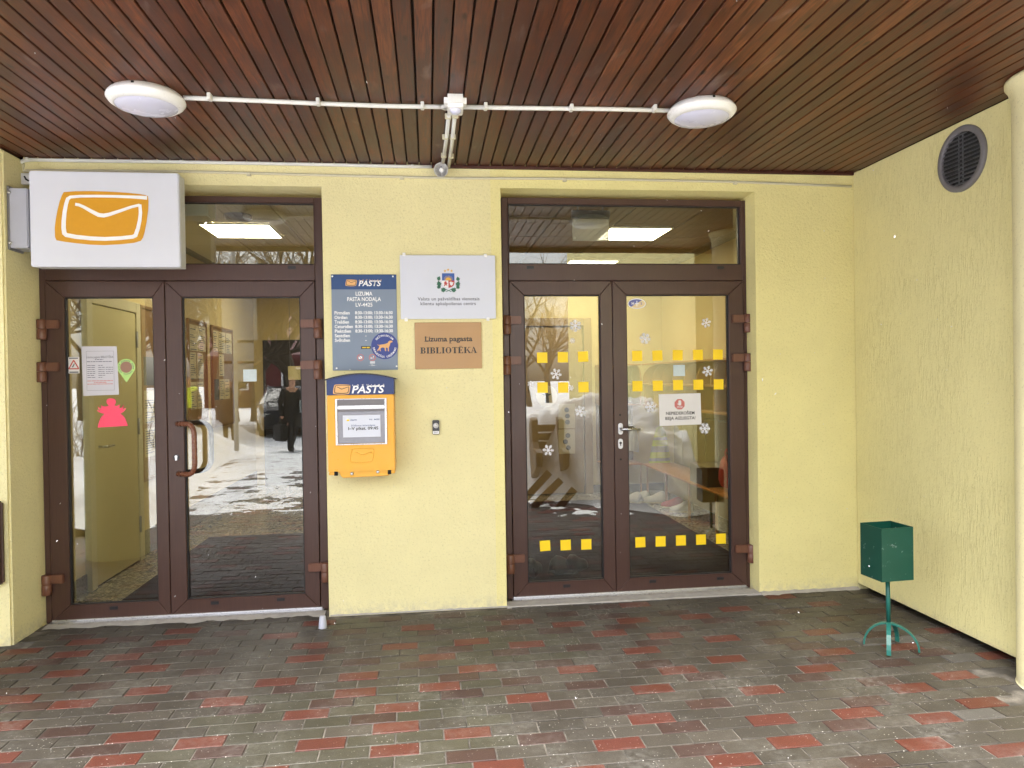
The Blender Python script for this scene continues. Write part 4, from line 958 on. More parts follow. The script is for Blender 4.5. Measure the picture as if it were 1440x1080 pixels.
pL = [ceil_pt(*q) for q in ((258, 137.5), (300, 139), (370, 142), (446, 145.5), (540, 149), (600, 150), (634, 150.5))]
pR = [ceil_pt(*q) for q in ((648, 150.5), (700, 151.5), (780, 152.5), (860, 153.5), (945, 155.5))]
b = MB(); b.tube(pL, .0115, 10); b.obj('pipe', 'conduit_white', t); b = MB(); b.tube(pR, .0115, 10); b.obj('pipe', 'conduit_white', t)
def clip(px, py, par):
    v = at(px, py, 2, CEIL-.02); b = MB(); b.box(v.x-.009, v.x+.009, v.y-.012, v.y+.03, CEIL-.034, CEIL-.001, .003); b.obj('clip', 'conduit_white', par)
for q in ((294, 136), (447, 143), (594, 148.5), (683, 149.5), (804, 151.5), (921, 152.5)): clip(*q, t)
sx, sy, _ = at(640, 143, 2, CEIL-.03)
t = thing('motion_sensor', 'white motion sensor with a domed lens on the ceiling between the lamps', 'sensor', (sx, sy, CEIL))
b = MB(); b.box(sx-.056, sx+.056, sy-.045, sy+.03, CEIL-.066, CEIL-.001, .018, 4); b.obj('housing', 'lamp_white', t)
b = MB(); b.lathe([(.030, 0), (.027, -.014), (.017, -.024), (0, -.028)], 24, Matrix.Translation((sx+.002, sy+.012, CEIL-.062))); b.obj('lens', 'diffuser', t)
b = MB(); b.box(sx-.036, sx+.042, sy+.032, sy+.11, CEIL-.060, CEIL-.002, .004); b.obj('terminal_box', 'conduit_white', t)
b = MB(); b.tube([(sx-.036, sy+.06, CEIL-.03), (sx-.058, sy+.065, CEIL-.03), (sx-.066, sy+.085, CEIL-.03), (sx-.05, sy+.11, CEIL-.026), (sx-.03, sy+.125, CEIL-.02)], .008, 8); b.obj('cable_loop', 'conduit_white', t)
t = thing('conduit', 'pair of white conduits running from the motion sensor back to the wall', 'conduit', (.14, -.5, CEIL))
for (a, c) in (((631, 162), (623, 228)), ((639.5, 162), (631, 234))):
    b = MB(); p0, p1 = ceil_pt(*a), ceil_pt(*c); p1 = (p1[0], min(p1[1], -.02), p1[2]); b.tube([p0, tuple((p0[i]+p1[i])/2+(.003 if i == 0 else 0) for i in range(3)), p1], .0115, 10); b.obj('pipe', 'conduit_white', t)
for q in ((630, 163), (640, 162), (626, 192), (636.5, 192), (624, 218), (634, 219)):
    v = at(*q, 2, CEIL-.014); b = MB(); b.box(v.x-.017, v.x+.017, v.y-.008, v.y+.008, CEIL-.031, CEIL-.001, .003); b.obj('clip', 'conduit_cream', t)
# conduit along the top of the wall, dropping to the grey cabinet
t = thing('conduit', 'grey conduit along the wall top, bent down to the grey cabinet', 'conduit', (-1.2, -.02, 2.93))
zc = lambda px, py: wy(px, py, -.018)
pts = []
for q in ((17, 264), (20, 248), (22.5, 237), (26, 230), (33, 226), (44, 224.6), (120, 226), (240, 227.5), (360, 229.5), (480, 232), (560, 234), (607, 234.5)):
    x, z = zc(*q); pts.append((x, -.018 if q[0] > 20 else -.05, min(z, CEIL-.013)))
b = MB(); b.tube(pts, .0115, 10); b.obj('pipe', 'conduit_white', t)
for px, py in ((39, 221), (255, 224), (441, 228), (580, 230)):
    x, z = zc(px, py); b = MB(); b.box(x-.009, x+.009, -.034, -.001, z-.020, min(z+.010, CEIL-.004), .003); b.obj('clip', 'conduit_white', t)
t = thing('conduit', 'thin cream cable trunking along the wall just above both doors', 'conduit', (.5, -.01, 2.87))
pts = []
for q in ((2, 229), (14, 233), (24, 240), (60, 239.5), (250, 241), (350, 243.5), (500, 247.5), (640, 250.5), (760, 251), (900, 253), (1040, 256), (1140, 260), (1197, 262)):
    x, z = wy(*q, -.009); pts.append((max(x, -2.47), -.009, z))
b = MB(); b.tube(pts, .0085, 8); b.obj('pipe', 'conduit_cream', t)
for q in ((350, 245), (565, 250), (794, 253), (1034, 257)):
    x, z = wy(*q, -.009); b = MB(); b.box(x-.013, x+.013, -.020, -.001, z-.012, z+.010, .002); b.obj('clip', 'conduit_cream', t)
# siren horn under the ceiling
sx, sz = wy(621, 238, -.09)
t = thing('horn_speaker', 'small grey horn speaker under the ceiling between the two doors', 'speaker', (sx, 0, sz))
T = Matrix.Translation((sx+.012, -.03, sz+.006)) @ Vector((-.22, -1, -.18)).to_track_quat('Z', 'Y').to_matrix().to_4x4()
b = MB(); b.lathe([(0, -.02), (.026, -.02), (.032, .0), (.036, .03), (.044, .072), (.047, .075), (.047, .079), (.043, .079), (.040, .06), (.030, .02), (0, .018)], 32, T); b.obj('bell', 'siren_grey', t)
b = MB(); b.lathe([(0, .066), (.012, .066), (.016, .055), (.014, .02), (0, .019)], 20, T); b.obj('driver', 'lamp_white', t)
b = MB()
for k in range(3):
    a = 2*math.pi*k/3+.5; b.tube([T @ Vector((.014*math.cos(a), .014*math.sin(a), .05)), T @ Vector((.041*math.cos(a), .041*math.sin(a), .055))], .004, 6)
b.obj('spoke', 'siren_grey', t)
b = MB(); b.tube([(sx+.012, -.012, sz+.05), (sx-.005, -.045, sz+.045), (sx+.0, -.05, sz+.02)], .006, 8); b.box(sx-.03, sx+.03, -.012, -.001, sz+.03, sz+.055, .002); b.obj('bracket', 'dull_steel', t)

# ------------------------------------------------------------------ vent on the side wall
vy, vz, vr = -1.052, 2.733, .183
t = thing('vent_grille', 'round grey ventilation grille with slats high on the side wall', 'vent', (XR, vy, vz))
T = Matrix.Translation((XR, vy, vz)) @ Matrix.Rotation(R(-90), 4, 'Y')
b = MB(); b.lathe([(vr, .0005), (vr+.001, .012), (vr-.004, .018), (vr-.030, .020), (vr-.034, .014), (vr-.034, .001)], 56, T); b.obj('ring', 'vent_grey', t)
b = MB(); b.lathe([(vr-.034, .0015), (0, .0015)], 40, T); b.obj('duct', 'void', t)
ns = 13
for i in range(ns):
    zz = -vr+.034+(2*(vr-.034))*(i+.5)/ns; hw = math.sqrt(max(0, (vr-.036)**2-zz**2))
    if hw < .03: continue
    b = MB(); z0 = vz+zz; b.prism([(-.0025, 0.0075), (-.0185, -.0055), (-.0185, -.0085), (-.0025, .0045)], vy-hw, vy+hw, 'y')
    me = b.mesh('slat', 'vent_dark'); me.transform(Matrix.Translation((XR, 0, z0))); link('slat', me, t)
b = MB(); b.box(XR-.006, XR-.003, vy-.012, vy-.004, vz-vr+.04, vz+vr-.04); b.box(XR-.006, XR-.003, vy+.02, vy+.026, vz-vr+.05, vz+vr-.05); b.obj('rod', 'vent_dark', t)

# ------------------------------------------------------------------ litter bin
bx, by, ba, bth, bzt, bzb, bb = 2.507, -1.081, .098, .081, .693, .403, .086
t = thing('litter_bin', 'dark green square litter bin on a thin four-legged stand by the side wall', 'bin', (bx, by, 0))
cs, sn = math.cos(bth), math.sin(bth)
W_ = lambda u, v, z: Vector((bx+u*cs-v*sn, by+u*sn+v*cs, z))
b = MB(); t0 = bmesh.new()
def shell(tb, a, bq, a2, b2, z0, z1, th):
    o1 = [tb.verts.new(W_(su*a, sv*bq, z1)) for su, sv in ((-1, -1), (1, -1), (1, 1), (-1, 1))]
    o0 = [tb.verts.new(W_(su*a2, sv*b2, z0)) for su, sv in ((-1, -1), (1, -1), (1, 1), (-1, 1))]
    i1 = [tb.verts.new(W_(su*(a-th), sv*(bq-th), z1)) for su, sv in ((-1, -1), (1, -1), (1, 1), (-1, 1))]
    i0 = [tb.verts.new(W_(su*(a2-th), sv*(b2-th), z0+th)) for su, sv in ((-1, -1), (1, -1), (1, 1), (-1, 1))]
    for k in range(4):
        j = (k+1) % 4
        tb.faces.new((o0[k], o0[j], o1[j], o1[k])); tb.faces.new((i1[k], i1[j], i0[j], i0[k])); tb.faces.new((o1[k], o1[j], i1[j], i1[k]))
    tb.faces.new(o0[::-1]); tb.faces.new(i0)
    bmesh.ops.recalc_face_normals(tb, faces=tb.faces)
shell(t0, ba, bb, ba, bb, bzb, bzt, .003); b.add(t0); b.obj('box', 'bin_green', t)
b = MB(); b.tube([(bx+.004, by, bzb+.001), (bx+.008, by, .155)], .0115, 12); b.obj('post', 'stand_green', t)
top = Vector((bx+.008, by, .145))
for P in ((2.439, -1.192), (2.412, -1.011), (2.631, -1.172), (2.615, -1.010)):
    d = Vector((P[0]-top.x, P[1]-top.y, 0)); pts = []
    for k in range(9):
        a = math.pi/2*k/8; pts.append(Vector((top.x, top.y, 0))+d*math.sin(a)+Vector((0, 0, .012+.135*math.cos(a))))
    b = MB(); n = d.normalized().cross(Vector((0, 0, 1)))*.011; prev = None
    for k, p in enumerate(pts):
        tg = (pts[min(k+1, 8)]-pts[max(k-1, 0)]).normalized(); up = tg.cross(n).normalized()*.0045
        rg = [b.bm.verts.new(p+s1*n+s2*up) for s1, s2 in ((-1, -1), (1, -1), (1, 1), (-1, 1))]
        if prev:
            for q in range(4): b.bm.faces.new((prev[q], prev[(q+1) % 4], rg[(q+1) % 4], rg[q]))
        else: b.bm.faces.new(rg[::-1])
        prev = rg
    b.bm.faces.new(prev); bmesh.ops.recalc_face_normals(b.bm, faces=b.bm.faces); b.obj('leg', 'stand_green', t)

# ------------------------------------------------------------------ small things
v = at(454, 883, 2, 0)
b = MB(); b.lathe([(0, .0), (.027, .0), (.026, .006), (.019, .072), (.016, .076), (0, .077)], 24, Matrix.Translation((v.x, v.y, 0)))
tag(b.obj('door_stop', 'stopper_grey'), 'small pale grey cone door stop on the paving beside the left door', 'door stop')
t = thing('notice_board', 'edge of a dark brown board fixed to the far left pier face', 'board', (-2.62, -.24, 1.0))
x_, z1_ = wy(2, 705, -.25); _, z0_ = wy(3, 822, -.25); xe = wy(3.6, 760, -.25)[0]
b = MB(); b.box(xe-.5, xe, -.262, -.223, z0_, z1_, .012, 2); b.obj('panel', 'frame_brown', t)

# ------------------------------------------------------------------ ROOMS behind the glass
ZC = 2.90
def room(name, x0, x1, y1, mat, label):
    b = MB(); b.box(x0-.1, x0, .285, y1+.1, 0, ZC+.1); b.box(x1, x1+.1, .285, y1+.1, 0, ZC+.1); b.box(x0, x1, y1, y1+.1, 0, ZC+.1)
    return struct(b.obj('interior_wall', mat), label)
LRX0, LRX1, LRY = -2.55, .15, 6.2
RRX0, RRX1, RRY = .26, 3.12, 4.55
room('l', LRX0, LRX1, LRY, 'room_yellow', 'yellow walls of the hallway behind the left door')
room('r', RRX0, RRX1, RRY, 'room_yellow', 'yellow walls of the cloakroom behind the right door')
b = MB(); b.box(LRX0, LRX1, .22, LRY, -.06, -.002); b.mat(1); b.box(RRX0, RRX1, .22, RRY, -.06, -.002)
struct(b.obj('interior_floor', ['terrazzo', 'terrazzo']), 'speckled terrazzo floor inside')
b = MB(); b.box(LRX0, LRX1, .285, LRY, ZC+.022, ZC+.06); b.box(RRX0, RRX1, .285, RRY, ZC+.022, ZC+.06)
ic = struct(b.obj('interior_ceiling', 'tile_dark'), 'tiled ceilings inside')
def tiles(x0, x1, y0, y1, mt='room_white'):
    s = .6; nxx = int((x1-x0)/s); nyy = int((y1-y0)/s); ox = (x1-x0-nxx*s)/2
    b = MB(); b.box(-s/2+.006, s/2-.006, -s/2+.006, s/2-.006, 0, .02, .003); me = b.mesh('ceiling_tile', mt)
    for i in range(nxx):
        for j in range(nyy):
            o = bpy.data.objects.new('ceiling_tile', me); COL.objects.link(o); o.parent = ic; o.location = (x0+ox+s*(i+.5), y0+s*(j+.5), ZC+rnd.uniform(0, .002))
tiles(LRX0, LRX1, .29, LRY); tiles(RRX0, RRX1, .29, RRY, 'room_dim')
def panel(x, y, label):
    t = thing('ceiling_light', label, 'ceiling light', (x, y, ZC), 'square lit ceiling panels inside')
    b = MB(); b.box(x-.285, x+.285, y-.285, y+.285, ZC-.012, ZC-.004); b.obj('diffuser', 'light_panel', t)
    b = MB()
    for a in ((x-.3, x-.2855, y-.3, y+.3), (x+.2855, x+.3, y-.3, y+.3), (x-.285, x+.285, y-.3, y-.2855), (x-.285, x+.285, y+.2855, y+.3)): b.box(a[0], a[1], a[2], a[3], ZC-.016, ZC-.001)
    b.obj('frame', 'room_white', t)
panel(-1.63, 1.89, 'lit square ceiling panel seen through the transom of the left door'); panel(1.96, 1.89, 'lit square ceiling panel nearest the transom of the right door'); panel(1.95, 3.72, 'lit square ceiling panel farther back behind the right door')
panel(-1.5, 4.6, 'lit square ceiling panel deep in the hallway behind the left door')
# skirting
b = MB(); b.box(LRX0+.001, LRX0+.014, .29, .86, 0, .13); b.box(LRX0+.001, LRX0+.014, 1.88, LRY-.001, 0, .22); struct(b.obj('skirting', 'tile_dark'), 'dark tile skirting in the hallway')
b = MB(); b.box(1.0, RRX1-.001, RRY-.014, RRY-.001, 0, .1); struct(b.obj('skirting', 'tile_dark'), 'dark skirting in the cloakroom')
# hallway: closed cream door in the side wall
t = thing('hallway_door', 'cream inner door with a lever handle seen through the left leaf', 'door', (LRX0, 1.36, 0))
b = MB(); b.box(LRX0+.002, LRX0+.040, .955, 1.765, .012, 2.145, .003); b.obj('slab', 'cream_door', t)
b = MB(); b.box(LRX0+.001, LRX0+.05, .86, .948, 0, 2.24, .003); b.box(LRX0+.001, LRX0+.05, 1.772, 1.86, 0, 2.24, .003); b.box(LRX0+.001, LRX0+.05, .9485, 1.7715, 2.152, 2.24, .003); b.obj('frame', 'door_trim', t)
b = MB(); b.tube([(LRX0+.04, 1.03, 1.06), (LRX0+.095, 1.03, 1.06), (LRX0+.10, 1.05, 1.06), (LRX0+.10, 1.15, 1.06)], .010, 10); b.obj('lever_handle', 'steel', t)
for zz in (.25, 1.1, 1.85):
    b = MB(); b.lathe([(.010, zz), (.010, zz+.14), (0, zz+.14)], 10, Matrix.Translation((LRX0+.052, 1.768, 0))); b.obj('hinge', 'dull_steel', t)
# notice boards on the hallway wall
def board(y0, y1, z0, z1, label, seed, crest=False):
    t = thing('notice_board', label, 'notice board', (LRX0, (y0+y1)/2, z0)); X = LRX0; rr = random.Random(seed)
    b = MB(); b.box(X+.002, X+.018, y0+.03, y1-.03, z0+.03, z1-.03); b.obj('backing', 'board_wood', t)
    b = MB(); b.box(X+.001, X+.03, y0, y0+.03, z0, z1, .003); b.box(X+.001, X+.03, y1-.03, y1, z0, z1, .003); b.box(X+.001, X+.03, y0+.0305, y1-.0305, z0, z0+.03, .003); b.box(X+.001, X+.03, y0+.0305, y1-.0305, z1-.03, z1, .003); b.obj('frame', 'board_wood', t)
    z = z1-(.46 if crest else .06)
    if crest:
        b = MB(); b.prism([((y0+y1)/2+.09*math.sin(2*math.pi*k/12)*(1 if k % 2 else .6), z1-.23+.11*math.cos(2*math.pi*k/12)*(1 if k % 2 else .7)) for k in range(12)], X+.018, X+.022, 'x'); b.obj('crest', 'note_dark', t)
    while z > z0+.3:
        y = y0+.05; h = rr.uniform(.24, .31)
        while y < y1-.2:
            w_ = rr.choice((.2, .21, .29)); w_ = min(w_, y1-.04-y)
            if rr.random() < .88:
                mt = rr.choices(('note_paper', 'note_green', 'note_dark'), (.8, .1, .1))[0]
                b = MB(); b.box(X+.0185, X+.021, y, y+w_, z-h, z, 0); o = b.obj('note', mt, t)
                b = MB()
                for q in range(int(h/.022)):
                    if rr.random() < .75: b.box(X+.0213, X+.0218, y+.02, y+.02+(w_-.04)*rr.uniform(.4, 1), z-.03-q*.022, z-.03-q*.022+.008)
                if mt == 'note_paper': b.obj('note_print', 'text_grey', t)
            y += w_+rr.uniform(.015, .04)
        z -= h+rr.uniform(.015, .05)
board(1.93, 2.75, .66, 2.24, 'framed notice board with a crest and long printed sheets in the hallway', 3, True)
board(3.2, 3.85, 1.10, 2.23, 'small framed notice board full of sheets beyond the crest board', 5)
board(4.05, 4.95, 1.0, 2.22, 'wide framed notice board with coloured sheets, deepest in the hallway', 8)
# dark doorway at the end of the hallway
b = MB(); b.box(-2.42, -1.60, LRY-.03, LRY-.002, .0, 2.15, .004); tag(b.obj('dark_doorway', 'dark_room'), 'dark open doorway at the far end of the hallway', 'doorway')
x0, zt = wy(405, 515, 5.6); x1, zb = wy(426, 534, 5.6)
t = thing('hanging_sign', 'small yellowish sign hanging before the dark doorway in the hallway', 'sign', ((x0+x1)/2, 5.6, zb))
b = MB(); b.box(x0, x1, 5.595, 5.605, zb, zt, .002); b.obj('panel', 'cream_door', t); b = MB(); b.tube([(x0+.03, 5.6, zt), (x0+.03, 5.6, ZC)], .003, 6); b.tube([(x1-.03, 5.6, zt), (x1-.03, 5.6, ZC)], .003, 6); b.obj('cord', 'dull_steel', t)
b = MB(); b.box(-2.18, -.55, .45, 2.62, -.001, .012, .004); tag(b.obj('door_mat', 'door_mat'), 'large dark brown ribbed mat inside the left door', 'mat')
b = MB(); b.box(-1.86, -1.50, .42, .62, 2.70, 2.86, .01, 2); tag(b.obj('air_curtain', 'white_metal'), 'white rectangular unit under the hallway ceiling behind the envelope sign', 'appliance')
b = MB(); b.lathe([(.11, 0), (.11, -.02), (.09, -.04), (0, -.045)], 32, Matrix.Translation((-1.52, 1.30, ZC))); tag(b.obj('smoke_detector', 'dull_steel'), 'flat round grey ceiling device beside the lit panel behind the left transom', 'detector')

# cloakroom
b = MB(); b.box(.5, 2.56, .32, 3.95, -.001, .010, .004); tag(b.obj('door_mat', 'door_mat'), 'very large dark brown ribbed mat inside the right door', 'mat')
t = thing('cloakroom_door', 'brown wooden inner door with a moulded frame in the back wall of the cloakroom', 'door', (1.75, RRY, 0)); Y1 = RRY-.002
b = MB(); b.box(1.21, 2.02, Y1-.05, Y1, .01, 2.19, .004); b.obj('slab', 'inner_wood', t)
b = MB(); b.box(1.09, 1.195, Y1-.075, Y1, 0, 2.31, .006); b.box(2.035, 2.14, Y1-.075, Y1, 0, 2.31, .006); b.box(1.1955, 2.0345, Y1-.075, Y1, 2.205, 2.31, .006); b.obj('frame', 'inner_wood', t)
b = MB(); b.box(1.30, 1.93, Y1-.056, Y1-.0505, .25, .95, .004); b.box(1.30, 1.93, Y1-.056, Y1-.0505, 1.10, 2.05, .004); b.obj('door_panel', 'inner_wood', t)
for (px, py, w_, h_, kind, lb) in ((769, 557, .085, .085, 'round', 'round paper poster with a figure on the brown inner door'), (797, 585, .11, .14, 'sheet', 'upper poster sheet with a bird picture on the brown inner door'), (797, 621, .11, .14, 'sheet', 'lower poster sheet with a row of figures on the brown inner door')):
    x, z = wy(px, py, Y1-.06); t = thing('poster', lb, 'poster', (x, Y1-.06, z)); b = MB()
    b.prism(circle(x, z, .14, 28) if kind == 'round' else rect(x-w_, x+w_, z-h_*1.15, z+h_*1.15), Y1-.062, Y1-.0575, 'y'); b.obj('sheet', 'note_paper', t)
    b = MB()
    if kind == 'round': b.flat([(x-.03, z-.09), (x+.03, z-.09), (x+.022, z+.0), (x+.07, z+.03), (x+.02, z+.03), (x, z+.075), (x-.02, z+.03), (x-.07, z+.03), (x-.022, z)], Y1-.0635)
    else:
        for q in range(3): b.flat(circle(x+rnd.uniform(-.02, .02), z+.08-q*.08, .033, 10), Y1-.0635)
    b.obj('print', 'note_dark', t)
# lockers: along the back wall and along the right wall
def cubby_run(label, horizontal, a0, a1, front, back, n, zt=1.69):
    """run of open lockers; along x at the back wall or along y at the right wall"""
    t = thing('locker_unit', label, 'lockers', (((a0+a1)/2, front, 0) if horizontal else (front, (a0+a1)/2, 0)))
    def bx(b, p0, p1, q0, q1, z0, z1, bev=.003):
        if horizontal: b.box(p0, p1, q0, q1, z0, z1, bev)
        else: b.box(q0, q1, p0, p1, z0, z1, bev)
    f, bk = (front, back)
    b = MB(); bx(b, a0, a1, min(bk-.012, bk), bk, .42, zt); b.obj('back_panel', 'locker_back', t)
    for nm, z, mt, dep in (('top_shelf', zt-.02, 'locker_wood', 1), ('shelf', 1.42, 'locker_wood', 1), ('shelf', 1.16, 'locker_wood', 1), ('bench_seat', .40, 'bench_wood', 1.02)):
        b = MB(); bx(b, a0, a1, bk-.013-(bk-.013-f)*dep, bk-.013, z, z+.022); b.obj(nm, mt, t)
    s = (a1-a0)/n
    for i in range(n+1):
        p = a0+s*i; b = MB(); prof = [(f+.02, 1.183), (bk-.013, 1.183), (bk-.013, zt-.021)]
        r_ = .22; 
        for k in range(9): 
            a = math.pi/2*k/8; prof.append((f+.02+r_*(1-math.sin(a)) + 0, zt-.021-.24+.24*math.sin(a)*1.0 if k else zt-.021-.24))
        # rounded front edge: a quarter circle from the shelf front up to the top
        prof = [(f+.01, 1.443), (bk-.013, 1.443), (bk-.013, zt-.021)] + [(f+.01+.17*(1-math.cos(math.pi/2*k/8)), zt-.021-.2+.2*math.sin(math.pi/2*k/8)) for k in range(8, -1, -1)]
        if horizontal: b.prism(prof, p-.009, p+.009, 'x')
        else: b.prism(prof, p-.009, p+.009, 'y')
        b.obj('divider', 'locker_wood', t)
        b = MB(); bx(b, p-.009, p+.009, f+.03, bk-.013, 1.183, 1.419); b.obj('divider', 'locker_wood', t)
        if i < n:
            b = MB(); bx(b, p+.03, p+s-.03, bk-.022, bk-.0125, .44, 1.15, .004); b.obj('back_board', 'locker_back', t)
            for hk in (.3, .7):
                b = MB(); c_ = p+s*hk
                pt = [(c_, bk-.02, 1.05), (c_, bk-.07, 1.04), (c_, bk-.075, 1.07)] if horizontal else [(bk-.02, c_, 1.05), (bk-.07, c_, 1.04), (bk-.075, c_, 1.07)]
                b.tube(pt, .005, 6); b.obj('coat_hook', 'dull_steel', t)
    for i in range(0, n+1, 2):
        p = a0+s*i; b = MB(); bx(b, max(p-.012, a0), min(p+.012, a1), f+.04, f+.065, .0, .399); b.obj('leg', 'locker_wood', t)
    return t
cubby_run('light wood open lockers with a low bench along the cloakroom back wall', True, 2.20, 2.70, RRY-.42, RRY-.001, 2)
cubby_run('light wood open lockers with rounded dividers and an orange bench along the right wall', False, 1.15, 4.1, 2.70, RRX1-.001, 8)
b = MB(); b.box(2.72, RRX1-.02, 2.02, 2.5, .425, .62, .004); tag(b.obj('shoe_box', 'locker_dark'), 'dark brown box standing on the orange bench', 'box')
# high visibility vest hanging from a hook
def drape(name, mats, outline, cx, cy, depth, facing, label, cat, stripes=()):
    t = thing(name, label, cat, (cx, cy, outline[0][1])); b = MB(); 
    n = len(outline); t0 = bmesh.new()
    zmin = min(p[1] for p in outline); zmax = max(p[1] for p in outline)
    rows_ = 14; gr = []
    for j in range(rows_+1):
        z = zmin+(zmax-zmin)*j/rows_
        xs = []
        for i in range(n):
            p, q = outline[i], outline[(i+1) % n]
            if (p[1]-z)*(q[1]-z) <= 0 and p[1] != q[1]: xs.append(p[0]+(q[0]-p[0])*(z-p[1])/(q[1]-p[1]))
        if not xs: xs = [cx, cx]
        lo, hi = min(xs), max(xs); row = []
        for i in range(11):
            u = i/10; x = lo+(hi-lo)*u; d = depth*math.sin(math.pi*u)*(.7+.3*math.sin(9*u+3*z)) + .01*math.sin(23*u+5*z)
            row.append((x, d, z))
        gr.append(row)
    for sgn in (1, -1):
        vs = [[t0.verts.new((x, cy-(d if sgn > 0 else -.012), z)) for x, d, z in r_] for r_ in gr]
        for j in range(rows_):
            for i in range(10):
                f = t0.faces.new((vs[j][i], vs[j][i+1], vs[j+1][i+1], vs[j+1][i])); f.smooth = True
    b.add(t0)
    for f in b.bm.faces:
        z = f.calc_center_median().z; u = (z-zmin)/(zmax-zmin)
        f.material_index = 1 if any(a < u < c_ for a, c_ in stripes) else 0
    bmesh.ops.recalc_face_normals(b.bm, faces=b.bm.faces)
    b.obj('body', mats, t); return t
o = [wy(p[0], p[1], RRY-.36) for p in ((912, 655), (943, 656), (940, 628), (935, 604), (929, 598), (924, 600), (919, 618))]
t = drape('safety_vest', ['vest_yellow', 'reflective_grey'], o, wy(928, 620, 3.9)[0], RRY-.36, .05, 0, 'yellow high visibility vest with grey stripes hanging from the lockers', 'vest', ((.12, .24), (.34, .48), (.64, .74)))
o2 = [wy(p[0], p[1], RRY-.37) for p in ((885, 636), (898, 636), (897, 612), (893, 600), (888, 602), (885, 615))]
drape('carrier_bag', ['bag_white', 'bag_white'], o2, wy(892, 620, 3.9)[0], RRY-.37, .05, 0, 'white carrier bag hanging at the left end of the lockers', 'bag')
def blob(name, mat, c, s, label, cat, parts=()):
    t = thing(name, label, cat, (c[0], c[1], c[2]-s[2])); t0 = bmesh.new(); bmesh.ops.create_icosphere(t0, subdivisions=3, radius=1)
    for v in t0.verts:
        n = mnoise.noise(v.co*1.7+Vector(c))*.18; k = 1+n; q = v.co*k
        q = Vector((math.copysign(abs(q.x)**.75, q.x), math.copysign(abs(q.y)**.75, q.y), math.copysign(abs(q.z)**.7, q.z)))
        v.co = Vector((c[0]+q.x*s[0], c[1]+q.y*s[1], c[2]+q.z*s[2]))
    for f in t0.faces: f.smooth = True
    b = MB(); b.add(t0); b.obj('body', mat, t); return t
v = wy(1012, 660, 1.75); t = blob('backpack', 'red_bag', (2.86, 1.80, .60), (.10, .11, .165), 'red patterned backpack standing on the orange bench', 'bag')
b = MB(); b.tube([(2.80, 1.73, .72), (2.77, 1.71, .80), (2.80, 1.74, .83), (2.84, 1.78, .77)], .008, 6); b.obj('strap', 'red_bag', t)
def shoe(px, py, mat, label, ang, L=.26, group=None):
    v = at(px, py, 2, .012); t = thing('shoe', label, 'shoe', (v.x, v.y, .0), group); t0 = bmesh.new(); n = 12; rings = []
    prof = [(-.5, .30, .32), (-.44, .40, .40), (-.3, .42, .46), (-.12, .40, .40), (.05, .40, .30), (.25, .44, .22), (.4, .38, .18), (.48, .24, .13), (.5, .08, .08)]
    for u, w_, h in prof: rings.append([t0.verts.new((u*L, w_*L*.48*math.cos(math.pi*k/(n-1)), .018+h*L*math.sin(math.pi*k/(n-1)))) for k in range(n)])
    for a, c_ in zip(rings, rings[1:]):
        for k in range(n-1): f = t0.faces.new((a[k], a[k+1], c_[k+1], c_[k])); f.smooth = True
    bmesh.ops.holes_fill(t0, edges=t0.edges); bmesh.ops.recalc_face_normals(t0, faces=t0.faces)
    T = Matrix.Translation((v.x, v.y, .012)) @ Matrix.Rotation(ang, 4, 'Z'); b = MB(); b.add(t0, T); b.obj('upper', mat, t)
    t1 = bmesh.new(); pts = [(-.52, .15), (-.2, .20), (.1, .19), (.3, .22), (.46, .16), (.53, 0), (.46, -.15), (.3, -.2), (.1, -.18), (-.2, -.19), (-.52, -.15)]
    b = MB(); b.prism([(p[0]*L, p[1]*L) for p in pts], 0, .02, 'z', .003); b.bm.transform(T); b.obj('sole', 'note_paper' if mat != 'shoe_black' else 'shoe_black', t)
g = 'shoes on the cloakroom floor'
shoe(889, 706, 'shoe_white', 'pale shoe at the left end of the row under the far bench', 2.2, .26, g); shoe(899, 705, 'shoe_white', 'pale shoe second from the left under the far bench', 2.5, .26, g)
shoe(922, 707, 'shoe_white', 'white sneaker in the middle under the bench, below the vest', 2.7, .28, g); shoe(945, 714, 'red_bag', 'reddish shoe under the corner of the orange bench', 2.6, .25, g); shoe(958, 720, 'shoe_white', 'pale pink sneaker on the terrazzo under the orange bench', 2.9, .25, g)
shoe(750, 806, 'shoe_black', 'black shoe on the mat close to the hinge side of the narrower leaf', 1.2, .27, g); shoe(795, 804, 'shoe_black', 'black shoe on the mat behind the narrower leaf, left of a pair', .5, .27, g); shoe(811, 801, 'shoe_black', 'black shoe on the mat behind the narrower leaf, right of a pair', .9, .27, g)
# exit light hanging inside the transom
x0, zt = wy(804, 307, .62); x1, zb = wy(857.5, 339, .62)
t = thing('exit_light', 'clear plastic emergency light box hanging inside the right transom', 'light', ((x0+x1)/2, .62, zt))
b = MB(); b.box(x0, x1, .60, .66, zt-.002, zt+.06, .004); b.obj('housing', 'dull_steel', t)
b = MB(); b.box(x0+.005, x1-.005, .618, .626, zb, zt-.003, .002); b.obj('plate', 'clear_plastic', t)
b = MB(); b.tube([(x0+.05, .63, zt+.06), (x0+.05, .63, ZC)], .006, 8); b.tube([(x1-.05, .63, zt+.06), (x1-.05, .63, ZC)], .006, 8); b.obj('rod', 'dull_steel', t)
for u, v in ((x0+.02, zb+.02), (x1-.02, zb+.02), (x0+.02, zt-.02), (x1-.02, zt-.02)):
    b = MB(); b.prism(circle(u, v, .009, 10), .612, .6175, 'y'); b.obj('stud', 'text_white', t)
x, z = wy(905, 365, 4.5); b = MB(); b.box(x-.10, x+.10, RRY-.07, RRY-.002, z-.07, z+.07, .02, 3); tag(b.obj('alarm_box', 'board_wood'), 'small brown alarm box high on the cloakroom wall', 'alarm')

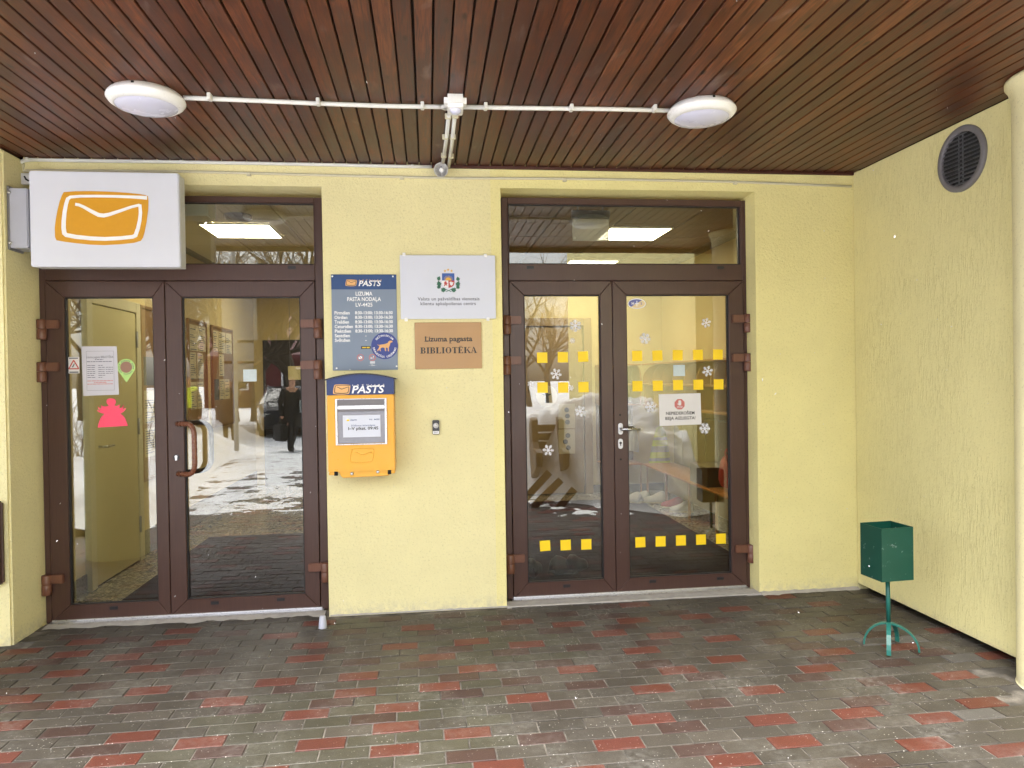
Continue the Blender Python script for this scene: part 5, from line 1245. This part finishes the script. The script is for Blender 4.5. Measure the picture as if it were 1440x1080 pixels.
# ------------------------------------------------------------------ OUTDOORS, seen mirrored in the doors
def heap_h(x, y):
    d1 = ((x-2.35)/1.75)**2 + ((y+4.3)/1.95)**2
    h = 1.28*max(0, 1-d1)**.62 + .18*max(0, 1-((x-1.3)/.7)**2-((y+3.3)/.9)**2)
    n = fbm(x, y, 1.6, 4)*.16+fbm(x, y, 5, 7)*.09+fbm(x, y, 13, 3)*.03
    h = (h+n*min(1, h*2.5) if d1 < 1.0 else 0) - .03
    edge = max(0, min(1, (x-.95*(y+4.79)-.45)/.55, )) if y > -4.9 else max(0, min(1, (x-.35)/.5))   # trodden flat towards the door
    return min(h, .05*fbm(x, y, 3.1, 8)+.03*max(0, min(1, (-2.3-y)/.3)) - .045 + 1.4*edge) if edge < 1 else h
hp = snow_field('snow_heap', .5, 4.2, -6.4, -2.25, 90, 100, heap_h, 'snow'); struct(hp, 'shovelled snow heap just outside the canopy')
def bank_h(x, y):
    # bank to the left of the path, around the sign pole
    e = -3.0-.17*(-y-4.5) ; d = max(0, e-x)
    h = min(.55, d*.55)*(1 if y < -3.4 else max(0, 1-(y+3.4)/1.1)); h += .30*math.exp(-((x+4.6)**2+(y+10.8)**2)/1.2)
    return h*(.85+.5*fbm(x, y, .9, 9)) + fbm(x, y, 4, 3)*.05*min(1, h*5) - .06
bk = snow_field('snow_bank', -10.5, -2.4, -17, -2.6, 110, 170, bank_h, 'snow'); struct(bk, 'snow bank along the left side of the path')
def field_h(x, y): return -.10+.06*fbm(x, y, .25, 6)+.02*fbm(x, y, 1.5, 8)+(0.0)
sf = snow_field('snow_field', -60, 60, -110, -22.5, 120, 90, field_h, 'snow'); struct(sf, 'snow field beyond the road')
b = MB(); b.box(-70, 70, -22.2, -12.6, -.099, -.085); struct(b.obj('road', 'slush_road'), 'slushy road with tyre tracks')
# bench half buried in the heap
def bench():
    t = thing('garden_bench', 'brown slatted bench half buried in the snow heap', 'bench', (1.5, -3.9, 0))
    prof = [(-3.96, .25), (-3.52, .45), (-3.50, .62), (-3.58, .66), (-3.72, .64), (-3.8, .72), (-3.86, 1.0), (-3.96, 1.03), (-4.06, .96), (-4.10, .6)]
    for x in (1.33, 1.66):
        b = MB(); b.prism(prof, x-.04, x+.04, 'x', .006); b.obj('end_panel', 'bench_brown', t)
    for k in range(3):
        b = MB(); b.box(1.375, 1.615, -4.00+.012*k, -3.97+.012*k, .62+.11*k, .71+.11*k, .006); b.obj('slat', 'bench_brown', t)
    return t
bench()
for i, (p0, p1, lb) in enumerate((((744, 695), (772, 664), 'leftmost broken board sticking out of the snow heap'), ((757, 706), (788, 675), 'middle broken board sticking out of the snow heap'), ((777, 725), (807, 688), 'rightmost and lowest broken board sticking out of the snow heap'))):
    ya = (3.75, 3.65, 3.5)[i]
    A_ = at(*p0, 1, ya); B_ = at(*p1, 1, ya+.15); A_.y = .36-A_.y; B_.y = .36-B_.y
    d = (B_-A_).normalized(); n = Vector((0, 1, .35)).cross(d).normalized()*.045; m_ = d.cross(n).normalized()*.018
    b = MB(); t0 = bmesh.new(); vs = []
    for P in (A_-d*.10, B_): vs.append([t0.verts.new(P+s1*n+s2*m_) for s1, s2 in ((-1, -1), (1, -1), (1, 1), (-1, 1))])
    for k in range(4): t0.faces.new((vs[0][k], vs[0][(k+1) % 4], vs[1][(k+1) % 4], vs[1][k]))
    t0.faces.new(vs[0][::-1]); t0.faces.new(vs[1]); bmesh.ops.recalc_face_normals(t0, faces=t0.faces); b.add(t0)
    tag(b.obj('broken_board', 'bench_brown'), lb, 'board', 'boards sticking out of the snow heap')
# second canopy column, mirrored in the left leaf
b = MB(); b.lathe([(.255, -.02), (.25, 2.83), (.26, 2.87), (.29, 2.925), (.305, 2.95), (.305, 2.962), (0, 2.962)], 48, Matrix.Translation((-2.80, -1.70, 0)))
tag(b.obj('column', 'plaster_column'), 'second round pale yellow column at the front left corner of the canopy', 'column')
# sign pole with three panels seen from the back
t = thing('sign_pole', 'grey steel pole with three blank backed sign panels standing in the snow', 'sign pole', (-4.02, -10.5, 0))
b = MB(); b.lathe([(.05, -.1), (.05, 4.5), (0, 4.52)], 16, Matrix.Translation((-4.02, -10.5, 0))); b.obj('pole', 'pole_grey', t)
for z0, z1, x1 in ((2.42, 3.5, -3.55), (1.98, 2.36, -3.62), (1.55, 1.92, -3.64)):
    b = MB(); b.box(-4.25, x1, -10.47, -10.45, z0, z1, .004); b.obj('sign_panel', 'board_back', t)
    b = MB(); b.box(-4.09, -3.95, -10.56, -10.44, (z0+z1)/2-.02, (z0+z1)/2+.02, .004); b.obj('clamp', 'pole_grey', t)
# bare trees
def tree(x, y, h, seed, label, group='bare trees beyond the path', spread=1.0, r0=.16, z=-.1):
    rr = random.Random(seed); t = thing('bare_tree', label, 'tree', (x, y, z), group); tr, cr = MB(), MB()
    def grow(p, d, L, rad, lev, b):
        n = 5 if lev < 2 else 3; pts = [p]; rs = [rad]
        for i in range(n):
            d = (d+Vector((rr.gauss(0, .13), rr.gauss(0, .13), rr.gauss(.03, .06)))).normalized(); p = p+d*L/n; pts.append(p); rs.append(rad*(1-.5*(i+1)/n))
        b.tube(pts, rs, 7 if lev == 0 else (5 if lev < 3 else 3), caps=False)
        if lev >= 5: return
        kids = (5, 4, 4, 3, 3)[lev]
        for k in range(kids):
            u = rr.uniform(.45, 1) if lev else rr.uniform(.40, 1); i = min(n, max(1, int(u*n))); q = pts[i]
            ax = Vector((rr.gauss(0, 1), rr.gauss(0, 1), rr.gauss(0, .5))); ax = (ax-d*ax.dot(d)).normalized()
            nd = (d*(.75 if lev else .7)+ax*rr.uniform(.45, .85)*spread).normalized(); nd.z = nd.z*.85+.12
            grow(q, nd.normalized(), L*rr.uniform(.55, .74), rs[i]*rr.uniform(.55, .75), lev+1, cr)
    grow(Vector((x, y, z-.2)), Vector((rr.gauss(0, .04), rr.gauss(0, .04), 1)).normalized(), h*.42, r0, 0, tr)
    tr.obj('trunk', 'bark', t); cr.obj('crown', 'twig', t)
def real(px, depth):      # real place whose mirror image in the glass stands at this pixel column and distance
    d = CF+CR*((px-720)/FPX); k = depth/ d.dot(CF); return (CAM.x+d.x*k, .36-(CAM.y+d.y*k))
TR = [(318, 20.5, 9, .34, 'thick trunked bare tree close behind the sign pole'), (362, 30, 13, .34, 'tall bare tree behind the red roofed house corner'), (420, 27, 12, .30, 'leaning bare tree near the parked car'), (112, 22, 11, .15, 'forked bare tree nearest the left pier'), (150, 31, 13, .25, 'slender bare tree across the road, left of the path'), (270, 33, 13, .26, 'bare tree with fine twigs across the road'), (228, 26, 12, .22, 'bare tree between the post office door leaves'), (745, 40, 14, .17, 'wide bare tree mirrored above the snow heap'), (772, 46, 12, .22, 'small far bare tree over the snow heap'), (440, 42, 14, .26, 'tall bare tree beyond the parked car'), (60, 36, 14, .3, 'bare tree far to the left of the path'), (330, 48, 15, .3, 'farthest bare tree behind the sign pole')]
for i, (px, dp, h, r0, lb) in enumerate(TR):
    x, y = real(px, dp); tree(x, y, h, 40+i, lb, r0=r0)
def shrub(x, y, h, seed, label):
    rr = random.Random(seed); t = thing('bare_shrub', label, 'shrub', (x, y, 0), 'bare shrubs in the snow bank'); b = MB()
    for k in range(16):
        a = rr.uniform(0, 6.28); d = Vector((math.cos(a)*.5, math.sin(a)*.5, 1)).normalized(); p = Vector((x+rr.gauss(0, .08), y+rr.gauss(0, .08), 0)); pts = [p]
        for i in range(6): d = (d+Vector((rr.gauss(0, .16), rr.gauss(0, .16), 0))).normalized(); p = p+d*h/6; pts.append(p)
        b.tube(pts, [.010-.0012*i for i in range(7)], 3, caps=False)
        for q in range(7):
            i = rr.randint(2, 6); d2 = Vector((rr.gauss(0, .6), rr.gauss(0, .6), .7)).normalized(); b.tube([pts[i], pts[i]+d2*h*.16+Vector((0, 0, .02)), pts[i]+d2*h*.32], [.005, .004, .002], 3, caps=False)
    b.obj('stems', 'twig', t)
for i, (px, dp) in enumerate(((112, 10.2), (138, 11.5), (226, 12.5))):
    x, y = real(px, dp); shrub(x, y, 1.35, 7+i, ('bare shrub at the left end of the snow bank', 'bare shrub in the middle of the snow bank', 'bare shrub nearest the sign pole in the snow bank')[i])
# parked dark estate car facing the door
def car(cx, cy, ang):
    t = thing('parked_car', 'dark blue estate car with roof rails parked on the snowy road', 'car', (cx, cy, -.08)); T = Matrix.Translation((cx, cy, -.08)) @ Matrix.Rotation(ang, 4, 'Z')
    # sections along y (front at +y): y, half width, z bottom, belt z, roof half width, roof z
    S = [(2.28, .72, .32, .66, .66, .68), (2.22, .84, .24, .76, .78, .80), (1.9, .89, .22, .86, .80, .90), (1.0, .90, .22, .93, .78, .98), (.72, .90, .22, .95, .72, 1.02), (.05, .90, .22, .97, .60, 1.40), (-.6, .90, .22, .98, .60, 1.46), (-1.6, .89, .22, .98, .60, 1.44), (-2.1, .87, .24, .98, .58, 1.36), (-2.35, .84, .30, .96, .66, 1.02), (-2.40, .80, .36, .80, .74, .82)]
    b = MB(); rings = []
    for y, hw, zb, zbelt, rw, zr in S:
        prof = [(-hw*.94, zb), (-hw, zb+.16), (-hw, zbelt-.06), (-hw*.97, zbelt), (-rw, zr-.04), (-rw*.86, zr)]; prof += [(-p[0], p[1]) for p in prof[::-1]]
        rings.append([b.bm.verts.new(T @ Vector((p[0], y, p[1]))) for p in prof])
    for i, (A_, B_) in enumerate(zip(rings, rings[1:])):
        for k in range(len(A_)):
            f = b.bm.faces.new((A_[k], A_[(k+1) % 12], B_[(k+1) % 12], B_[k])); f.smooth = False
            if (k in (3, 7) and 4 <= i <= 8) or (i == 4 and k in (4, 5, 6)) or (i == 8 and k in (4, 5, 6)): f.material_index = 1
    b.bm.faces.new(rings[0]); b.bm.faces.new(rings[-1][::-1]); bmesh.ops.recalc_face_normals(b.bm, faces=b.bm.faces)
    b.obj('body', ['car_paint', 'car_glass'], t)
    def bx(nm, mt, *a, bev=.01):
        q = MB(); q.box(*a, bev, 2); q.bm.transform(T); return q.obj(nm, mt, t)
    for s in (-1, 1):
        bx('headlight', 'head_lamp', s*.70-.15, s*.70+.15, 2.20, 2.262, .60, .73, bev=.02); bx('roof_rail', 'dull_steel', s*.55-.015, s*.55+.015, -1.8, -.1, 1.46, 1.50); bx('wing_mirror', 'car_paint', s*1.0-.09, s*1.0+.09, .55, .66, .98, 1.10, bev=.03); bx('fog_lamp', 'head_lamp', s*.6-.07, s*.6+.07, 2.24, 2.275, .36, .42)
        for y in (1.42, -1.45):
            w_ = MB(); w_.lathe([(.19, -.10), (.30, -.10), (.325, -.07), (.325, .07), (.30, .10), (.19, .10)], 28, Matrix.Translation((s*.80, y, .325)) @ Matrix.Rotation(R(90), 4, 'Y')); w_.bm.transform(T); wo_ = w_.obj('wheel', 'tyre', t)
            w_ = MB(); w_.lathe([(0, s*.095), (.19, s*.09), (.195, s*.02)], 20, Matrix.Translation((s*.80, y, .325)) @ Matrix.Rotation(R(90), 4, 'Y')); w_.bm.transform(T); w_.obj('rim', 'dull_steel', wo_)
    bx('grille', 'black_plastic', -.36, .36, 2.25, 2.30, .52, .74)
    q = MB(); q.tube([T @ Vector((-.34, 2.305, .73)), T @ Vector((.34, 2.305, .53))], .012, 6); q.obj('grille_bar', 'steel', t)
    bx('number_plate', 'text_white', -.26, .26, 2.285, 2.302, .40, .51, bev=.003); bx('bumper', 'black_plastic', -.80, .80, 2.20, 2.29, .27, .385, bev=.02)
x, y = real(392, 22.0); car(x+.15, y-.6, R(-14))
# red house far behind
def house():
    x, y = real(425, 46); t = thing('red_house', 'dark red house with a maroon roof across the road', 'house', (x, y, 0))
    b = MB(); b.box(x-6, x+7, y-8, y, -.1, 3.1); b.obj('wall', 'house_red', t)
    b = MB(); b.prism([(y+.5, 3.0), (y-4, 6.0), (y-8.5, 3.0), (y-8.5, 3.2), (y-4, 6.22), (y+.5, 3.2)], x-6.5, x+7.5, 'x'); rf = b.obj('roof', 'roof_maroon', t)
    b = MB(); b.box(x+2, x+2.7, y-4.4, y-3.7, 5.5, 7.2); b.obj('chimney', 'house_red', rf)
    for q in (-4, -.6, 3.4):
        b = MB(); b.box(x+q-.7, x+q+.7, y+.0005, y+.05, 1.0, 2.4); wf = b.obj('window', 'text_white', t)
        b = MB(); b.box(x+q-.58, x+q-.03, y+.0505, y+.06, 1.1, 2.3); b.box(x+q+.03, x+q+.58, y+.0505, y+.06, 1.1, 2.3); b.obj('pane', 'car_glass', wf)
house()
# people by the path
def person(loc, ang, pose, mats, label):
    """one continuous figure: joints, radii; pose gives offsets in the figure's own frame (facing +y)"""
    J = {'pelvis': (0, 0, .95), 'waist': (0, .0, 1.10), 'chest': (0, .01, 1.32), 'neck': (0, .0, 1.48), 'head0': (0, .02, 1.56), 'head': (0, .03, 1.66), 'crown': (0, .015, 1.735),
         'shL': (-.17, 0, 1.42), 'elL': (-.24, -.02, 1.14), 'wrL': (-.25, .08, .90), 'haL': (-.25, .11, .80), 'shR': (.17, 0, 1.42), 'elR': (.24, -.02, 1.14), 'wrR': (.25, .08, .90), 'haR': (.25, .11, .80),
         'hiL': (-.09, 0, .90), 'knL': (-.10, .02, .50), 'anL': (-.10, -.01, .10), 'toL': (-.11, .16, .04), 'hiR': (.09, 0, .90), 'knR': (.10, .02, .50), 'anR': (.10, -.01, .10), 'toR': (.11, .16, .04)}
    J.update(pose)
    Rd = {'pelvis': .155, 'waist': .15, 'chest': .165, 'neck': .06, 'head0': .075, 'head': .095, 'crown': .065, 'sh': .085, 'el': .06, 'wr': .045, 'ha': .045, 'hi': .10, 'kn': .075, 'an': .052, 'to': .045}
    E_ = [('pelvis', 'waist'), ('waist', 'chest'), ('chest', 'neck'), ('neck', 'head0'), ('head0', 'head'), ('head', 'crown')]
    for s in 'LR': E_ += [('chest', 'sh'+s), ('sh'+s, 'el'+s), ('el'+s, 'wr'+s), ('wr'+s, 'ha'+s), ('pelvis', 'hi'+s), ('hi'+s, 'kn'+s), ('kn'+s, 'an'+s), ('an'+s, 'to'+s)]
    ks = list(J); me = bpy.data.meshes.new('person'); me.from_pydata([J[k] for k in ks], [(ks.index(a), ks.index(c_)) for a, c_ in E_], [])
    o = bpy.data.objects.new('person', me); COL.objects.link(o)
    md = o.modifiers.new('skin', 'SKIN'); md.use_smooth_shade = True; o.modifiers.new('sub', 'SUBSURF').levels = 1
    for i, k in enumerate(ks):
        r_ = Rd.get(k, Rd.get(k[:2], .06)); me.skin_vertices[0].data[i].radius = (r_*(1.15 if k in ('pelvis', 'chest', 'waist') else 1), r_); me.skin_vertices[0].data[i].use_root = (k == 'pelvis')
    dg = bpy.context.evaluated_depsgraph_get(); dg.update(); m2 = bpy.data.meshes.new_from_object(o.evaluated_get(dg)); bpy.data.objects.remove(o)
    # clothes by the nearest joint
    jn = [(k, Vector(J[k])) for k in ks]
    m2.materials.clear()
    for q in mats: m2.materials.append(M(q))
    for p in m2.polygons:
        k = min(jn, key=lambda a: (a[1]-p.center).length)[0]
        face_ = k in ('head', 'head0', 'crown')
        if face_: p.material_index = 3 if (p.center.z > J['head'][2]+.03 or p.center.y < J['head'][1]-.03) else 2
        elif k[:2] == 'ha' or k == 'neck': p.material_index = 2
        elif k[:2] in ('kn', 'an', 'to') or (k[:2] == 'hi' and p.center.z < .80): p.material_index = 1 if k[:2] != 'to' else 4
        else: p.material_index = 0
    T = Matrix.Translation(loc) @ Matrix.Rotation(ang, 4, 'Z'); root = thing('person', label, 'person', loc)
    m2.transform(T); m2.name = 'body'; link('body', m2, root)
    # coat skirt, features and hair
    b = MB(); b.lathe([(.23, .62), (.235, .64), (.215, .85), (.20, 1.0), (.18, 1.08)], 20); b.bm.transform(Matrix.Diagonal((1.05, .8, 1, 1))); b.bm.transform(T); b.obj('coat_skirt', mats[0], root)
    h = Vector(J['head']); b = MB()
    for s in (-1, 1): b.add(ico(.012), Matrix.Translation(h+Vector((s*.035, .088, .015))))
    b.bm.transform(T); b.obj('eye', 'hair', root)
    b = MB(); b.add(ico(.018), Matrix.Translation(h+Vector((0, .100, -.015))) @ Matrix.Diagonal((.8, 1.1, 1.5, 1))); b.bm.transform(T); b.obj('nose', 'skin', root)
    return root, T, J
def ico(r_):
    t = bmesh.new(); bmesh.ops.create_icosphere(t, subdivisions=2, radius=r_); return t
x, y = real(408, 16.0)
p, T, J = person((x, y, -.09), R(-35), {'knL': (-.10, .16, .52), 'anL': (-.10, .14, .13), 'toL': (-.11, .31, .08), 'knR': (.10, -.02, .50), 'anR': (.10, -.24, .15), 'toR': (.11, -.10, .05), 'wrR': (.22, .18, .98), 'haR': (.20, .26, .98), 'neck': (0, .05, 1.47), 'head0': (0, .08, 1.55), 'head': (0, .10, 1.65), 'crown': (0, .09, 1.725)}, ['coat_black', 'trouser', 'skin', 'hair', 'shoe_black'], 'person in a dark coat walking with a black bag and a folder')
v = T @ Vector((-.27, .10, .80)); t = thing('shoulder_bag', 'black bag carried by the walking person in the dark coat', 'bag', tuple(v))
b = MB(); b.box(-.36, -.20, -.14, .30, .32, .68, .03, 2); b.bm.transform(T); b.obj('body', 'coat_black', t); b = MB(); b.tube([T @ Vector(q) for q in ((-.28, -.05, .67), (-.27, .08, .80), (-.28, .22, .67))], .012, 6); b.obj('strap', 'coat_black', t)
b = MB(); b.box(.14, .17, .14, .46, .92, 1.20, .004); b.bm.transform(T); tag(b.obj('folder', 'pale_blue'), 'pale folder in the hand of the walking person', 'folder')
x, y = real(322, 17.5)
p, T, J = person((x, y, -.05), R(12), {'elL': (-.30, .10, 1.24), 'wrL': (-.12, .26, 1.42), 'haL': (-.06, .30, 1.48), 'elR': (.30, .10, 1.24), 'wrR': (.12, .26, 1.42), 'haR': (.06, .30, 1.48)}, ['coat_olive', 'trouser', 'skin', 'hair', 'shoe_black'], 'person in an olive coat holding a phone up with both hands')
b = MB(); b.box(-.075, .075, .325, .335, 1.45, 1.53, .003); b.bm.transform(T); tag(b.obj('phone', 'bell_black'), 'black phone held up by the person in the olive coat', 'phone')
x, y = real(264, 15.5)
p, T, J = person((x, y, -.05), R(-8), {}, ['coat_olive', 'trouser', 'skin', 'hair', 'shoe_black'], 'person in a brown coat with a lime green scarf at the path edge')
b = MB(); b.tube([T @ Vector((.17*math.cos(a), .14*math.sin(a)+.01, 1.44+.02*math.sin(3*a))) for a in [2*math.pi*k/16 for k in range(17)]], .05, 8); b.tube([T @ Vector(q) for q in ((.05, .15, 1.42), (.07, .19, 1.25), (.06, .19, 1.05))], [.05, .055, .05], 8); b.obj('scarf', 'vest_yellow', p)

# ------------------------------------------------------------------ snowflakes in the air
b = MB(); fr = random.Random(5)
for i in range(120):
    y = fr.uniform(-2.7, -.2); x = fr.uniform(-2.6, 2.9); z = fr.uniform(.15, 2.85); s = fr.choice((.0012, .0015, .0018, .0021, .0026))
    t0 = bmesh.new(); bmesh.ops.create_icosphere(t0, subdivisions=1, radius=s)
    for v in t0.verts: v.co *= fr.uniform(.6, 1.3)
    b.add(t0, Matrix.Translation((x, y, z)) @ Matrix.Rotation(fr.uniform(0, 3), 4, 'X') @ Matrix.Rotation(fr.uniform(-.6, .6), 4, 'Y') @ Matrix.Diagonal((.8, .8, fr.choice((.8, 1, 1.3, 2.2, 3.2)), 1)))
fs = b.obj('falling_snow', 'flake_white'); fs['kind'] = 'stuff'; fs['label'] = 'loose snowflakes drifting in under the canopy'
